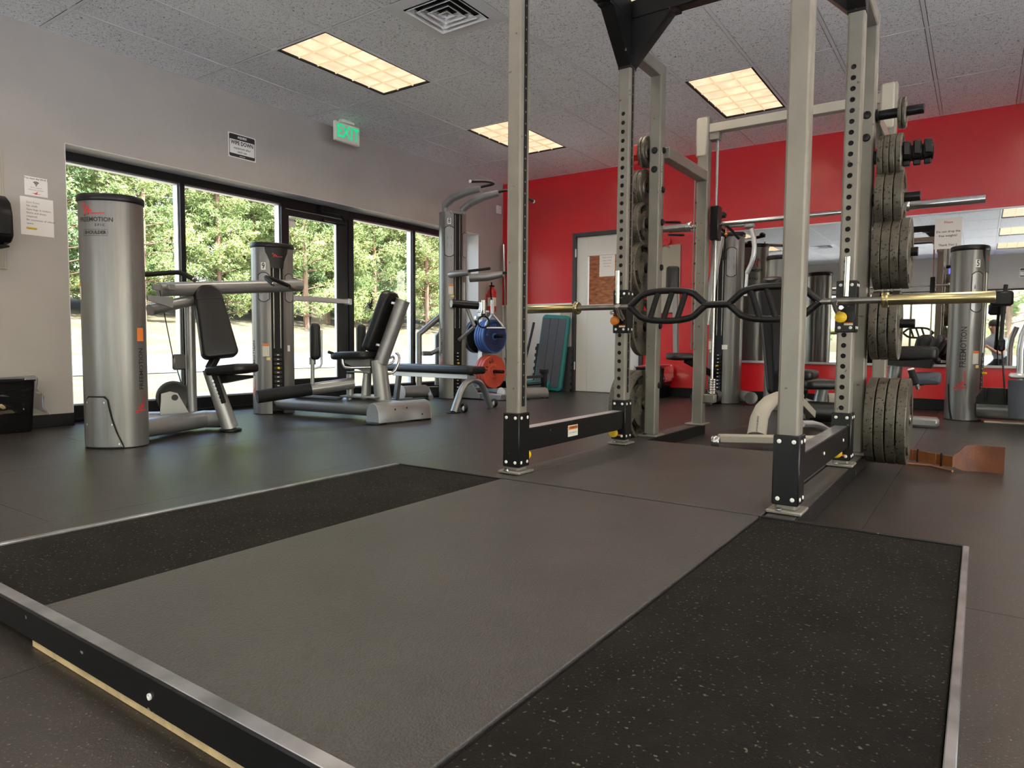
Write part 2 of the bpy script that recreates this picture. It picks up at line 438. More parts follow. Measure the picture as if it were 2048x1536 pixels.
r1 = n.new('ShaderNodeValToRGB'); r1.color_ramp.elements[0].position = .352; r1.color_ramp.elements[0].color = (.10, .10, .10, 1); r1.color_ramp.elements[1].position = .405; r1.color_ramp.elements[1].color = (.91, .925, .94, 1)
l.new(v1.outputs['Fac'], r1.inputs[0]); l.new(r1.outputs[0], bs.inputs['Base Color'])
lights = [(j, i) for j in (-0, 4, 8, 12) for i in (-6, -4, -2, 0, 2)]
vents = [(2, 0), (2, -4), (10, 0)]
jr = range(-2, 16); ir = range(-7, 4)
base_me = {}
def cell(j, i):
    x0 = max(GX+j*TX, WX); x1 = min(GX+(j+1)*TX, XR); y0 = max(GY+i*TY, YB); y1 = min(GY+(i+1)*TY, RY); return x0, x1, y0, y1
for j in jr:
    for i in ir:
        x0, x1, y0, y1 = cell(j, i)
        if x1-x0 < .05 or y1-y0 < .05 or (j, i) in lights: continue
        parts = [(y0, y1)]
        if (j, i) in vents: parts = [(y0+TX, y1)]
        for a, c in parts:
            key = (round(x1-x0, 3), round(c-a, 3))
            g = .015
            if key not in base_me:
                o = MB().box(-key[0]/2+g, -key[1]/2+g, 0, key[0]/2-g, key[1]/2-g, .016, .002).build('ceiling_tile', 'tile', ceil)
                base_me[key] = o.data
            else:
                o = bpy.data.objects.new('ceiling_tile', base_me[key]); COL.objects.link(o); o.parent = ceil
            o.location = ((x0+x1)/2, (a+c)/2, CZ + random.uniform(-.0006, .0006))
b = MB(); hw = .012
for j in list(jr)[1:]:
    x = GX+j*TX
    if WX+.02 < x < XR-.02: b.box(x-hw, YB, CZ-.002, x+hw, RY, CZ+.001, .0004).box(x-.002, YB, CZ, x+.002, RY, CZ+.05, 0)
for i in list(ir)[0:]:
    y = GY+i*TY
    if YB+.02 < y < RY-.02: b.box(WX, y-hw, CZ-.0026, XR, y+hw, CZ+.0004, .0004)
for j, i in vents:
    x0, x1, y0, y1 = cell(j, i); b.box(x0+hw, y0+TX-hw, CZ-.0022, x1-hw, y0+TX+hw, CZ+.0002, .0004)
b.box(WX, YB, CZ-.002, WX+.02, RY, CZ+.001).box(WX, RY-.02, CZ-.002, XR, RY, CZ+.001).box(XR-.02, YB, CZ-.002, XR, RY, CZ+.001).box(WX, YB, CZ-.002, XR, YB+.02, CZ+.001)
b.build('tee_grid', 'tee', ceil)

# troffer lights: black-rimmed, 3 x 6 cell prismatic louvre over warm tubes
M['lens'] = mat('warm lit lens', (.8, .7, .5), .5, emit=(1.0, .77, .50), estr=.36)
n = M['lens'].node_tree.nodes; l = M['lens'].node_tree.links; bs = n['Principled BSDF']
tc = n.new('ShaderNodeTexCoord'); tx = n.new('ShaderNodeTexNoise'); tx.inputs['Scale'].default_value = 7; l.new(tc.outputs['Object'], tx.inputs[0])
mr = n.new('ShaderNodeMapRange'); mr.inputs[1].default_value = .3; mr.inputs[2].default_value = .7; mr.inputs[3].default_value = .22; mr.inputs[4].default_value = .36; l.new(tx.outputs['Fac'], mr.inputs[0]); l.new(mr.outputs[0], bs.inputs['Emission Strength'])
M['lens2'] = mat('dimmer cream louvre', (.75, .62, .42), .5, emit=(1.0, .72, .43), estr=.15)
LW, LL = TX-2*hw-.012, TY-2*hw-.012
lb = MB(); e = .012
lb.box(-LW/2, -LL/2, 0, -LW/2+e, LL/2, .03).box(LW/2-e, -LL/2, 0, LW/2, LL/2, .03).box(-LW/2+e, -LL/2, 0, LW/2-e, -LL/2+e, .03).box(-LW/2+e, LL/2-e, 0, LW/2-e, LL/2, .03)
lens = MB().box(-LW/2+e, -LL/2+e, .016, LW/2-e, LL/2-e, .020, 0)
lou = MB()
for k in range(1, 3): x = -LW/2+e+(LW-2*e)*k/3; lou.add([(x-.009, -LL/2+e, .0155), (x, -LL/2+e, .004), (x+.009, -LL/2+e, .0155), (x-.009, LL/2-e, .0155), (x, LL/2-e, .004), (x+.009, LL/2-e, .0155)], [(0, 3, 4, 1), (1, 4, 5, 2)])
for k in range(1, 6): y = -LL/2+e+(LL-2*e)*k/6; lou.add([(-LW/2+e, y-.009, .0155), (-LW/2+e, y, .004), (-LW/2+e, y+.009, .0155), (LW/2-e, y-.009, .0155), (LW/2-e, y, .004), (LW/2-e, y+.009, .0155)], [(0, 1, 4, 3), (1, 2, 5, 4)])
first = None
where = {(0, 0): 'nearest the exit sign along the window wall', (0, 2): 'beyond the exit sign, near the red wall corner', (4, 2): 'behind the rack, close to the red wall', (4, 0): 'straight above the power rack'}
for j, i in lights:
    lab = 'warm lit ceiling light panel, ' + where.get((j, i), 'outside the front view')
    loc = (GX+(j+.5)*TX, GY+(i+.5)*TY, CZ)
    if first is None:
        t = thing('ceiling_light', lab, 'light', (0, 0, 0), 'warm ceiling light panels')
        lb.build('rim', 'black_mt', t); lens.build('lens', 'lens', t); lou.build('louvre', 'lens2', t)
        first = t; t.location = loc
    else:
        t = dup(first, V(loc)-first.location, lab)
    L = bpy.data.lights.new('lamp', 'AREA'); L.shape = 'RECTANGLE'; L.size = LW-.04; L.size_y = LL-.04; L.energy = LAMP; L.color = (1, .88, .74); L.spread = math.radians(150)
    o = bpy.data.objects.new('lamp', L); COL.objects.link(o); o.location = (loc[0], loc[1], CZ-.004); o.parent = t; o.matrix_parent_inverse = Matrix.Translation(-V(loc))

# square air diffusers
first = None
for j, i in vents:
    x0, x1, y0, y1 = cell(j, i); cx, cy = (x0+x1)/2, y0+TX/2
    lab = 'white square air diffuser with nested louvre frames, ' + {(2, 0): 'between the two window side lights', (2, -4): 'seen in the wall mirror', (10, 0): 'right of the rack'}[(j, i)]
    if first is None:
        t = thing('air_diffuser', lab, 'vent', (0, 0, 0), 'ceiling air diffusers')
        h = TX/2-hw
        b = MB()
        for a in range(4):
            c_, s_ = math.cos(a*PI/2), math.sin(a*PI/2)
            R = lambda x, y, z: (x*c_-y*s_, x*s_+y*c_, z)
            b.add([R(-h, -h, -.002), R(h, -h, -.002), R(.215, -.215, -.006), R(-.215, -.215, -.006)], [(0, 1, 2, 3)][::1])
        b.build('flange', 'tee', t)
        MB().box(-h+.01, -h+.01, .028, h-.01, h-.01, .03, 0).build('backing', 'hole_shade', t)
        for q in (.205, .150, .095, .040):
            b = MB()
            for a in range(4):
                c_, s_ = math.cos(a*PI/2), math.sin(a*PI/2)
                R = lambda x, y, z: (x*c_-y*s_, x*s_+y*c_, z)
                p = q-.033
                b.add([R(-q, -q, -.016), R(q, -q, -.016), R(p, -p, .016), R(-p, -p, .016), R(-q, -q, -.013), R(q, -q, -.013), R(p, -p, .019), R(-p, -p, .019)], [(0, 1, 2, 3), (7, 6, 5, 4), (0, 4, 5, 1)])
            if q < .05: b.box(-q+.03, -q+.03, .010, q-.03, q-.03, .013, 0)
            b.build('louvre_frame', 'tee', t)
        first = t; t.location = (cx, cy, CZ)
    else: dup(first, V((cx, cy, CZ))-first.location, lab)

# ------------------------------------------------------------------ windows and glazed door in the left wall
FX = -6.0; D = .11
def member(b, y0, y1, z0, z1, x1=FX, d=D): b.box(x1-d, y0, z0, x1, y1, z1, .002)
def lit_side(b, y0, y1, z0, z1):
    """daylight on the frame sides, put into colour as a bead around one pane, set back from the frame face"""
    t = .012; xa, xb = FX-D+.01, FX-.03
    b.box(xa, y0, z1-t, xb, y1, z1, .001).box(xa, y0, z0, xb, y1, z0+t, .001).box(xa, y0, z0+t, xb, y0+t, z1-t, .001).box(xa, y1-t, z0+t, xb, y1, z1-t, .001)
Z0, Z1 = .130, 2.092
def glazing(name, cells, y0, y1, mull):
    b = MB(); member(b, y0, y1, Z1, OZ); member(b, y0, y1, 0.0, Z0)
    b.box(FX, y0, .012, FX+.02, y1, .03, .002)
    for a, c in mull: member(b, a, c, Z0, Z1)
    o = struct(b.build(name, 'black_al'))
    for a, c in cells:
        q = MB(); lit_side(q, a, c, Z0, Z1); q.build('lit_frame_side', 'mill', o)  # pale strips: daylight on the black frame's sides, put into colour
        MB().box(FX-.063, a, Z0, FX-.057, c, Z1, 0).build('glass_pane', 'glass', o)
    return o
glazing('window_1', [(OY0+.03, 3.452), (3.498, 4.548)], OY0, 4.60, [(OY0, OY0+.03), (3.452, 3.498), (4.548, 4.60)])
glazing('window_2', [(5.545, 6.555), (6.602, 7.63)], 5.47, OY1, [(5.47, 5.545), (6.555, 6.602), (7.63, OY1)])
b = MB(); member(b, 4.60, 5.47, 2.055, OZ); member(b, 4.60, 5.47, 0, .012); fr = struct(b.build('door_1', 'black_al'))
b = MB(); dx = FX-.01
member(b, 4.603, 4.648, .015, 2.05, dx, .05); member(b, 5.312, 5.465, .015, 2.05, dx, .05); member(b, 4.648, 5.312, 1.985, 2.05, dx, .05); member(b, 4.648, 5.312, .015, .26, dx, .05)
b.build('door_leaf', 'black_al', fr)
q = MB(); t = .014
q.box(dx-.045, 5.312-t, .26, dx-.012, 5.312, 1.985, .001).box(dx-.045, 4.648, .26, dx-.012, 4.648+t, 1.985, .001); q.build('lit_frame_side', 'mill', fr)  # pale strips for the daylit sides of the black door stiles
MB().box(dx-.03, 4.648, .26, dx-.024, 5.312, 1.985, 0).build('glass_pane', 'glass', fr)
b = MB().box(dx+.045, 4.64, 1.092, dx+.085, 5.435, 1.148, .006).box(dx, 5.39, 1.085, dx+.09, 5.44, 1.155, .004).box(dx, 4.61, 1.085, dx+.09, 4.65, 1.155, .004); b.build('push_bar', 'mill', fr)
b = MB().box(FX, 5.02, 2.09, FX+.06, 5.27, 2.145, .005); b.bar((FX+.03, 5.05, 2.085), (FX+.12, 5.24, 2.07), .02, .012); b.bar((FX+.12, 5.24, 2.07), (FX+.01, 5.42, 2.01), .02, .012).box(FX-.005, 5.10, 1.995, FX+.03, 5.42, 2.02, .003); b.build('door_closer', 'black_pl', fr)
MB().box(dx-.022, 4.66, 1.87, dx-.020, 4.745, 1.972, 0).build('notice', 'cream_lab', fr)
text('DOOR', .03, (dx-.0195, 4.70, 1.945), (0, 1, 0), (0, 0, 1), 'ink', fr, .001)

# ------------------------------------------------------------------ inner door in the red wall
b = MB(); f = .05
b.box(DX0, RY-.025, 0, DX0+f, RY+.12, DZ).box(DX1-f, RY-.025, 0, DX1, RY+.12, DZ).box(DX0+f, RY-.025, DZ-f, DX1-f, RY+.12, DZ)
d2 = struct(b.build('door_2', 'frame_grey'))
b = MB(); a0, a1, y0, y1 = DX0+f+.004, DX1-f-.004, RY+.012, RY+.056
gx0, gx1, gz0, gz1 = -4.385, -3.79, 1.185, 1.835
b.box(a0, y0, .008, gx0, y1, DZ-f-.004).box(gx1, y0, .008, a1, y1, DZ-f-.004).box(gx0, y0, .008, gx1, y1, gz0).box(gx0, y0, gz1, gx1, y1, DZ-f-.004)
b.build('door_leaf', 'door_paint', d2)
b = MB(); t = .018
b.box(gx0-t, y0-.008, gz0-t, gx0, y0, gz1+t).box(gx1, y0-.008, gz0-t, gx1+t, y0, gz1+t).box(gx0, y0-.008, gz1, gx1, y0, gz1+t).box(gx0, y0-.008, gz0-t, gx1, y0, gz0); b.build('glass_stop', 'door_paint', d2)
MB().box(gx0, y0+.02, gz0, gx1, y0+.025, gz1, 0).build('glass_pane', 'glass', d2)
for z in (.30, 1.12, 1.83): MB().cyl((DX0+f, RY-.022, z), (DX0+f, RY-.022, z+.11), .011, 10, .002).build('hinge', 'mill', d2)
b = MB().cyl((-3.68, y0, .98), (-3.68, y0-.012, .98), .03, 20, .002).cyl((-3.68, y0-.012, .98), (-3.68, y0-.05, .98), .010, 12).bar((-3.68, y0-.05, .98), (-3.80, y0-.05, .98), .018, .018, .006); b.build('door_handle', 'mill', d2)
# the room beyond the door: chipboard lining, a bright window
back = MB().box(-5.6, 10.0, 0, -4.16, 10.05, 2.6, 0).box(-5.65, RY+.2, 0, -5.6, 10.05, 2.6, 0).build('wall_beyond_door', 'chip'); struct(back)
b = MB().box(-4.16, 10.0, 0, -2.4, 10.05, .85, 0).box(-4.16, 10.0, 2.2, -2.4, 10.05, 2.6, 0).box(-2.45, RY+.2, 0, -2.4, 10.05, 2.6, 0).box(-4.16, 9.98, .85, -4.10, 10.05, 2.2, .002).box(-5.65, RY+.2, 2.6, -2.4, 10.05, 2.65, 0).box(-5.65, RY+.2, -.06, -2.4, 10.05, -.001, 0); struct(b.build('wall_beyond_window', 'white_panel'))
t = MB().box(-4.21, y0-.003, 1.552, -3.985, y0-.0015, 1.838, 0).build('paper_notice', 'paper'); tag(t, 'sheet of printed white paper taped to the glass of the inner door', 'notice')
for k, s_ in enumerate(('Please do not', 'enter unless', 'you are on', 'the team.')): text(s_, .026, (-4.098, y0-.0035, 1.80-k*.038), (1, 0, 0), (0, 0, 1), 'grey_ink', t)

# ------------------------------------------------------------------ wall mirror
mx0, mx1, mz0, mz1 = -2.62, 4.2, .462, 1.985
mir = struct(MB().box(mx0, RY-.008, mz0, mx1, RY-.001, mz1, 0).build('wall_mirror', 'mirror'))
b = MB().box(mx0, RY-.016, mz0-.018, mx1, RY, mz0+.008, .002).box(mx0, RY-.016, mz1-.004, mx1, RY, mz1+.014, .002); b.build('mirror_channel', 'mill', mir)

# ------------------------------------------------------------------ outdoors
M['grass'] = mat('dry spring grass', (.092, .080, .055), .95, spec=.1, var=.30, vscale=1.3, bump=.5, bscale=14, col2=(.068, .064, .037))
M['paving'] = mat('pale concrete paving', (.62, .62, .61), .9, var=.08, vscale=2)
M['path'] = mat('pale tarmac path', (.084, .088, .098), .9, var=.12, vscale=2)
b = MB(); prof = [(-6.0, -.06), (-14.8, -.10), (-22.5, .23), (-36, 2.5), (-52, 4.6), (-90, 8)]
for k in range(len(prof)-1):
    (xa, za), (xb, zb) = prof[k:k+2]; y0, y1 = -60, 150
    b.add([(xa, y0, za), (xb, y0, zb), (xb, y1, zb), (xa, y1, za)], [(0, 3, 2, 1)])
grd = b.build('lawn', 'grass'); tag(grd, 'dry grass sloping up to the pine wood outside the windows', 'grass'); grd['kind'] = 'stuff'
b = MB(); b.add([(-15.2, -60, -.065), (-22.0, -60, .225), (-22.0, 150, .225), (-15.2, 150, -.065)], [(0, 3, 2, 1)])
tag(b.build('path', 'path'), 'pale grey path running across the dry grass outside the windows', 'path')
M['bark'] = mat('pine bark', (.17, .105, .07), .95, var=.4, vscale=8, stretch=(1, 1, .25))
def leaf_mat(name, c, c2):
    m = mat(name, c, .75, spec=.15, var=.5, vscale=.55, col2=c2); b = m.node_tree.nodes['Principled BSDF']
    b.inputs['Subsurface Weight'].default_value = 0; return m
M['needle_a'] = leaf_mat('yellow green needles', (.27, .32, .125), (.115, .18, .065))
M['needle_b'] = leaf_mat('green needles', (.185, .275, .12), (.08, .145, .065))
def pine(seed, h, crown0, rad, m, tufts):
    R = random.Random(seed); b = MB()
    b.tube([(0, 0, -.5), (R.uniform(-.1, .1), R.uniform(-.1, .1), h*.5), (R.uniform(-.15, .15), R.uniform(-.15, .15), h)], [.15, .11, .03], 8)
    limbs = []
    z = crown0
    while z < h-.3:
        k = (z-crown0)/(h-crown0); rr = rad*(1-k)**.7*(.75+.5*R.random()) + .25
        for _ in range(4):
            a = R.uniform(0, 2*PI); d = V((math.cos(a), math.sin(a), .30)); e = V((0, 0, z))+d*rr
            b.tube([(0, 0, z), V((0, 0, z))+d*rr*.5-V((0, 0, .05)), e], [.035, .022, .008], 5, cap=False); limbs.append((V((0, 0, z)), e))
        z += R.uniform(.34, .55)
    f = MB()
    for _ in range(tufts):
        p, q = R.choice(limbs); t = .25+.8*R.random()**.7; c = p+(q-p)*t + V((R.gauss(0, .16), R.gauss(0, .16), R.gauss(0, .13)))
        for _k in range(9):
            d = V((R.gauss(0, 1), R.gauss(0, 1), R.gauss(.35, .8))).normalized()*R.uniform(.09, .17)
            s_ = d.cross(V((R.gauss(0, 1), R.gauss(0, 1), R.gauss(0, 1)))).normalized()*.017
            f.add([c-s_*.4, c+d*.5-s_, c+d, c+d*.5+s_], [(0, 1, 2, 3)])
    return b, f, m
lab = {'needle_a': 'tall yellow green pine with bushy sunlit needles outside the windows', 'needle_b': 'darker green pine with an open crown outside the windows'}
protos = []
for sd, h, c0, rad, m, nt in ((1, 11.5, .5, 1.9, 'needle_a', 6500), (2, 14, 1.6, 1.5, 'needle_b', 4200), (3, 9.0, .25, 1.8, 'needle_a', 6000)):
    b, f, mm = pine(sd, h, c0, rad, m, nt); o = b.build('pine_tree', 'bark'); c = f.build('foliage', mm, o, 180); tag(o, lab[m], 'tree', 'pines with bushy yellow green crowns' if m == 'needle_a' else 'pines with open darker crowns'); protos.append(o)
R = random.Random(11); used = set()
for row, (dist, step) in enumerate(((36, 1.75), (41, 1.9), (48, 2.2))):
    a = 14.
    while a < 62:
        g = math.radians(a); x = -dist*.86 + R.uniform(-1.5, 1.5); y = abs(x)*math.tan(g)
        hx = 0
        for (xa, za), (xb, zb) in zip(prof, prof[1:]):
            if xb <= x <= xa: hx = za+(zb-za)*(x-xa)/(xb-xa)
        k = R.choice((0, 0, 2, 1) if row < 2 else (1, 1, 0))
        p = protos[k]; o = p if k not in used else dup(p, (0, 0, 0)); used.add(k)
        o.location = (x, y, hx); o.rotation_euler = (0, 0, R.uniform(0, 6.28)); s_ = R.uniform(.85, 1.15)*(1.0 if row < 2 else 1.15); o.scale = (s_, s_, s_)
        a += math.degrees(step*math.cos(g)**2/(abs(x)))*R.uniform(.8, 1.2)
# view through the windows behind the camera; side yard added to bounce daylight
b = MB(); b.add([(-5.9, YB-.25, -.1), (40, YB-.25, -.1), (40, -45, -.1), (-5.9, -45, -.1)], [(0, 3, 2, 1)]).add([(XR+.25, YB-.25, -.1), (40, YB-.25, -.1), (40, 40, -.1), (XR+.25, 40, -.1)], [(0, 1, 2, 3)])
o = tag(b.build('paved_yard', 'paving'), 'pale concrete yard seen in the mirror, with an added unseen side part bouncing daylight', 'ground'); o['kind'] = 'stuff'
for x, y in ((1.0, -24), (4.5, -26), (7.5, -23), (-9, -25), (11, -27)):
    o = dup(protos[0], (0, 0, 0), 'yellow green pine behind the building, seen only in the mirror', 'pines behind the building'); o.location = (x, y, -.1); o.scale = (1, 1, 1)

# ------------------------------------------------------------------ lifting platform in front of the rack
HP = .08
plat = thing('lifting_platform', 'low black lifting platform with a smooth grey centre deck and rough rubber side mats', 'platform', (-1.13, 1.6, 0))
PY0, PY1 = .622, 2.372
MB().box(-1.664, PY0, .03, -.594, PY1, HP, .002).build('centre_deck', 'deck', plat)
MB().box(-2.262, PY0, .03, -1.670, PY1, HP-.004, .003).build('side_mat', 'mat', plat)
MB().box(-.588, PY0, .03, -.022, PY1, HP-.004, .003).build('side_mat', 'mat', plat)
MB().box(-2.27, PY0, 0.0, -.01, PY1-.004, .028, .001).build('base_board', 'ply', plat)
b = MB().box(-2.29, .590, .016, .0, .619, HP+.002, .004); b.build('front_edge_beam', 'rack_blk', plat)
MB().box(-2.288, .592, HP+.002, .0, .6195, HP+.0045, .001).build('edge_strip', 'edge_al', plat)
MB().box(-1.655, .595, 0, -.2, .620, .015, .001).build('plywood_strip', 'ply', plat)
MB().box(-.020, .62, 0, -.004, 2.376, HP+.001, .002).build('side_edge', 'edge_al', plat)
MB().box(-2.29, .62, 0, -2.266, 2.376, HP+.001, .002).build('side_edge', 'edge_al', plat)
MB().box(-2.266, 2.374, 0, -1.668, 2.388, HP+.001, .002).build('back_edge', 'rack_blk', plat)
MB().box(-.590, 2.374, 0, -.02, 2.388, HP+.001, .002).build('back_edge', 'rack_blk', plat)
MB().lathe([(.006, 0), (.006, .003), (.0035, .003), (.0035, .001)], (-1.156, 0.590, 0.046), (0, -1, 0), 16).build('screw', 'button', plat)

# ------------------------------------------------------------------ power rack
rack = thing('power_rack', 'grey four-post power rack with black sleeves and top beams, standing behind the platform', 'rack', (-1.12, 3.1, 0))
LX, RX_, FY, BY, TYY = -1.697, -.532, 2.535, 3.635, 4.085
PW = .072
MB().box(-1.640, 2.392, .03, -.592, 3.86, HP, .002).build('inner_deck', 'deck', rack)
for x0, x1 in ((-1.752, -1.645), (-.587, -.487)):
    b = MB().box(x0, 2.392, 0, x1, 4.97, HP-.006, .003); b.build('base_beam', 'rack_blk', rack)
    MB().box(x0+.003, 2.40, HP-.006, x1-.003, 4.96, HP-.003, .001).build('beam_cover', 'deck', rack)

def post_holes(x, y, z0, z1, s=PW, holes=True, pitch=.0498, first=.162, stripe=False):
    """square rolled post; the front (-y) face carries a row of real round holes"""
    b = MB(); h = s/2; c = .009
    prof = [(h-c, -h), (h-.003, -h+.003), (h, -h+c), (h, h-c), (h-.003, h-.003), (h-c, h), (-h+c, h), (-h+.003, h-.003), (-h, h-c), (-h, -h+c), (-h+.003, -h+.003), (-h+c, -h)]
    n = len(prof)
    vs = [(x+px, y+py, z) for z in (z0, z1) for px, py in prof]
    b.add(vs, [(i, i+1, n+i+1, n+i) for i in range(n-1)] + [tuple(n+i for i in range(n))])
    w = h-c
    if not holes: b.add([(x-w, y-h, z0), (x+w, y-h, z0), (x+w, y-h, z1), (x-w, y-h, z1)], [(0, 1, 2, 3)])
    else:
        zs = [first+k*pitch for k in range(int((1.99-first)/pitch)+1)]; cx = x-.004; r = .0118; m = 16; p = z0
        ins = MB()
        for zc in zs:
            lo, hi = zc-pitch/2, zc+pitch/2
            if lo > p: b.add([(x-w, y-h, p), (x+w, y-h, p), (x+w, y-h, lo), (x-w, y-h, lo)], [(0, 1, 2, 3)])
            p = hi; X0, X1 = x-w, x+w
            edge = [(X1, zc), (X1, (zc+hi)/2), (X1, hi), ((cx+X1)/2, hi), (cx, hi), ((cx+X0)/2, hi), (X0, hi), (X0, (zc+hi)/2), (X0, zc), (X0, (zc+lo)/2), (X0, lo), ((cx+X0)/2, lo), (cx, lo), ((cx+X1)/2, lo), (X1, lo), (X1, (zc+lo)/2)]
            vs = [(ex_, y-h, ez_) for ex_, ez_ in edge]
            for dep in (0, .005):
                for ex_, ez_ in edge:
                    a = math.atan2(ez_-zc, ex_-cx); vs.append((cx+r*math.cos(a), y-h+dep, zc+r*math.sin(a)))
            f = []
            for k in range(m):
                j = (k+1) % m; f += [(k, j, m+j, m+k), (m+k, m+j, 2*m+j, 2*m+k)]
            b.add(vs, f)
        if p < z1: b.add([(x-w, y-h, p), (x+w, y-h, p), (x+w, y-h, z1), (x-w, y-h, z1)], [(0, 1, 2, 3)])
    return b
posts = {}
for nm, x, y, z1, hol in (('LF', LX, FY, 2.46, False), ('RF', RX_, FY-.03, 2.46, False), ('LB', LX, BY, 2.44, True), ('RB', RX_, BY, 2.44, True)):
    o = post_holes(x, y, HP+.014, z1, holes=hol).build('upright', 'rack', rack, 30); posts[nm] = o
    if hol: MB().box(x-PW/2+.008, y-PW/2+.006, HP+.02, x+PW/2-.008, y-PW/2+.010, z1-.02, 0).build('hole_shade_sheet', 'hole_shade', o)  # dark sheet stands for the shade inside the hollow post
    if x < -1:
        h = PW/2
        MB().box(x+h-.001, y-.012, HP+.3, x+h+.0012, y+.012, z1-.05, .0004).build('slot_strip', 'black_mt', o)
        b = MB()
        for k in range(40): b.lathe([(.004, 0), (.0042, .0004)], (x+h+.0013, y, .42+.0498*k), (1, 0, 0), 8)
        e = b.build('index_hole', 'grey_ink', o); e['kind'] = 'stuff'

def button(b, p, n, r=.0075): b.lathe([(r, 0), (r, .0015), (r*.7, .003), (r*.3, .003), (r*.25, .0015)], p, n, 12)
def sleeve(x, y, z0, z1, nm, knob=None, kn=None):
    s = .088; h = s/2; t = .008
    b = MB().box(x-h, y-h, z0, x+h, y+h, z1, .004); o = b.build('sleeve', 'rack_blk', rack)
    for z in (z0+.022, z1-.022):
        for u in (-.024, .024):
            for p, nn in (((x+u, y-h, z), (0, -1, 0)), ((x+h, y+u, z), (1, 0, 0))):
                q = MB(); button(q, p, nn); q.build('button', 'button', o)
    if knob:
        p = V(knob); d = V(kn)
        q = MB().cyl(p, p+d*.022, .010, 12, .001); q.build('pin', 'chrome', o)
        q = MB().lathe([(.010, .018), (.024, .024), (.027, .034), (.024, .046), (.012, .052)], p, d, 20); return o, q
    return o, None
for nm, x, y in (('LF', LX, FY), ('RF', RX_, FY-.03), ('LB', LX, BY), ('RB', RX_, BY)):
    fr = 'F' in nm
    y_ = y + .044 if fr else y-.044
    o, q = sleeve(x, y, .108, .352 if fr else .338, nm, (x+(.0 if fr else -.012), y_, .150), (0, 1 if fr else -1, 0))
    q.build('knob', 'yellow', o)
    MB().box(x-.030, y_-.0008 if not fr else y_, .130, x+.03, y_ if not fr else y_+.0008, .139, 0).build('label', 'orange_lab', o)
    b = MB().box(x-.058, y-.062, HP, x+.058, y+.062, HP+.012, .003); p = b.build('foot_plate', 'rack', rack)
    MB().lathe([(.013, 0), (.013, .003), (.009, .003), (.009, .010)], (x-.016, y-.053, HP+.012), (0, 0, 1), 8).build('bolt', 'chrome', p)
# spotter bars between the lower sleeves
for x, y0, y1 in ((LX, FY+.044, BY-.044), (RX_, FY+.014, BY-.044)):
    o = MB().box(x-.032, y0, .172, x+.032, y1, .276, .003).build('spotter_bar', 'rack_blk', rack)
    MB().box(x-.028, y0+.01, .276, x+.028, y1-.01, .2775, .0005).build('worn_top', 'edge_al' if x > -1 else 'mill', o)
    if x < -1:
        yc = 3.00; MB().box(x+.032, yc-.05, .196, x+.0328, yc+.05, .252, 0).build('label', 'cream_lab', o)
        MB().box(x+.0328, yc-.047, .230, x+.0332, yc+.047, .249, 0).build('label_band', 'orange_lab', o)
        text('WARNING', .017, (x+.0334, yc+.006, .2395), (0, 1, 0), (0, 0, 1), 'ink', o, .0006); text('LIFT CORRECTLY', .010, (x+.033, yc, .214), (0, 1, 0), (0, 0, 1), 'ink', o)
    else:
        for yy in (2.98, 3.45): q = MB(); button(q, (x+.032, yy, .225), (1, 0, 0)); q.build('button', 'button', o)
# bar catches on the rear posts
for x, k, side in ((LX, 'orange', -1), (RX_, 'yellow', 1)):
    y_ = BY-.044
    o, q = sleeve(x, BY, .722, .968, 'J', (x-.014, y_, .792), (0, -1, 0)); q.build('knob', k, o)
    MB().box(x-.004, y_-.0008, .756, x+.034, y_, .768, 0).build('label', 'cream_lab', o); MB().box(x-.004, y_-.0012, .763, x+.034, y_-.0008, .768, 0).build('label_band', 'orange_lab', o)
    b = MB().tube([(x+.006*side, y_-.022, 1.075), (x+.004*side, y_-.022, .89)], .0125, 16); b.build('catch_pin', 'chrome', o)
    b = MB().tube([(x-.02*side, y_+.005, .80), (x-.028*side, y_-.065, .832), (x-.034*side, y_-.105, .872)], .0155, 16); b.cyl((x-.004, y_+.002, .835), (x-.004, y_-.10, .835), .011, 14, .002); b.build('catch_hook', 'chrome', o)

# black top frame and gussets
ZT0, ZT1 = 2.46, 2.56
h = .038
def beam(p, q): MB().bar(p, q, .076, ZT1-ZT0, .004).build('top_beam', 'rack_blk', rack)
zc = (ZT0+ZT1)/2
beam((LX, FY-.45, zc), (LX, BY+.038, zc)); beam((RX_, FY-.45, zc), (RX_, BY+.038, zc))
beam((LX+.038, BY, zc), (RX_-.038, BY, zc)); beam((LX+.038, FY-.41, zc), (RX_-.038, FY-.41, zc))
for x in (LX, RX_):
    for nm, y in (('F', FY if x < -1 else FY-.03), ('B', BY)):
        sx = 1 if x < -1 else -1
        if nm == 'B':
            MB().prism([(0, 0), (.235, .245), (.27, .245), (.27, .255), (0, .255)] if sx > 0 else [(0, 0), (0, .255), (-.27, .255), (-.27, .245), (-.235, .245)][::-1], .076, (x+sx*.030, y+.038, ZT0-.255), (1, 0, 0), (0, 0, 1), .003).build('gusset', 'rack_blk', rack)
            MB().prism([(0, 0), (.235, .245), (.27, .245), (.27, .255), (0, .255)], .076, (x+.038, y-.030, ZT0-.255), (0, -1, 0), (0, 0, 1), .003).build('gusset', 'rack_blk', rack)
            b = MB().box(x-.039, y-.0395, ZT0-.258, x+.039, y+.039, ZT0, .002); b.build('gusset_collar', 'rack_blk', rack)

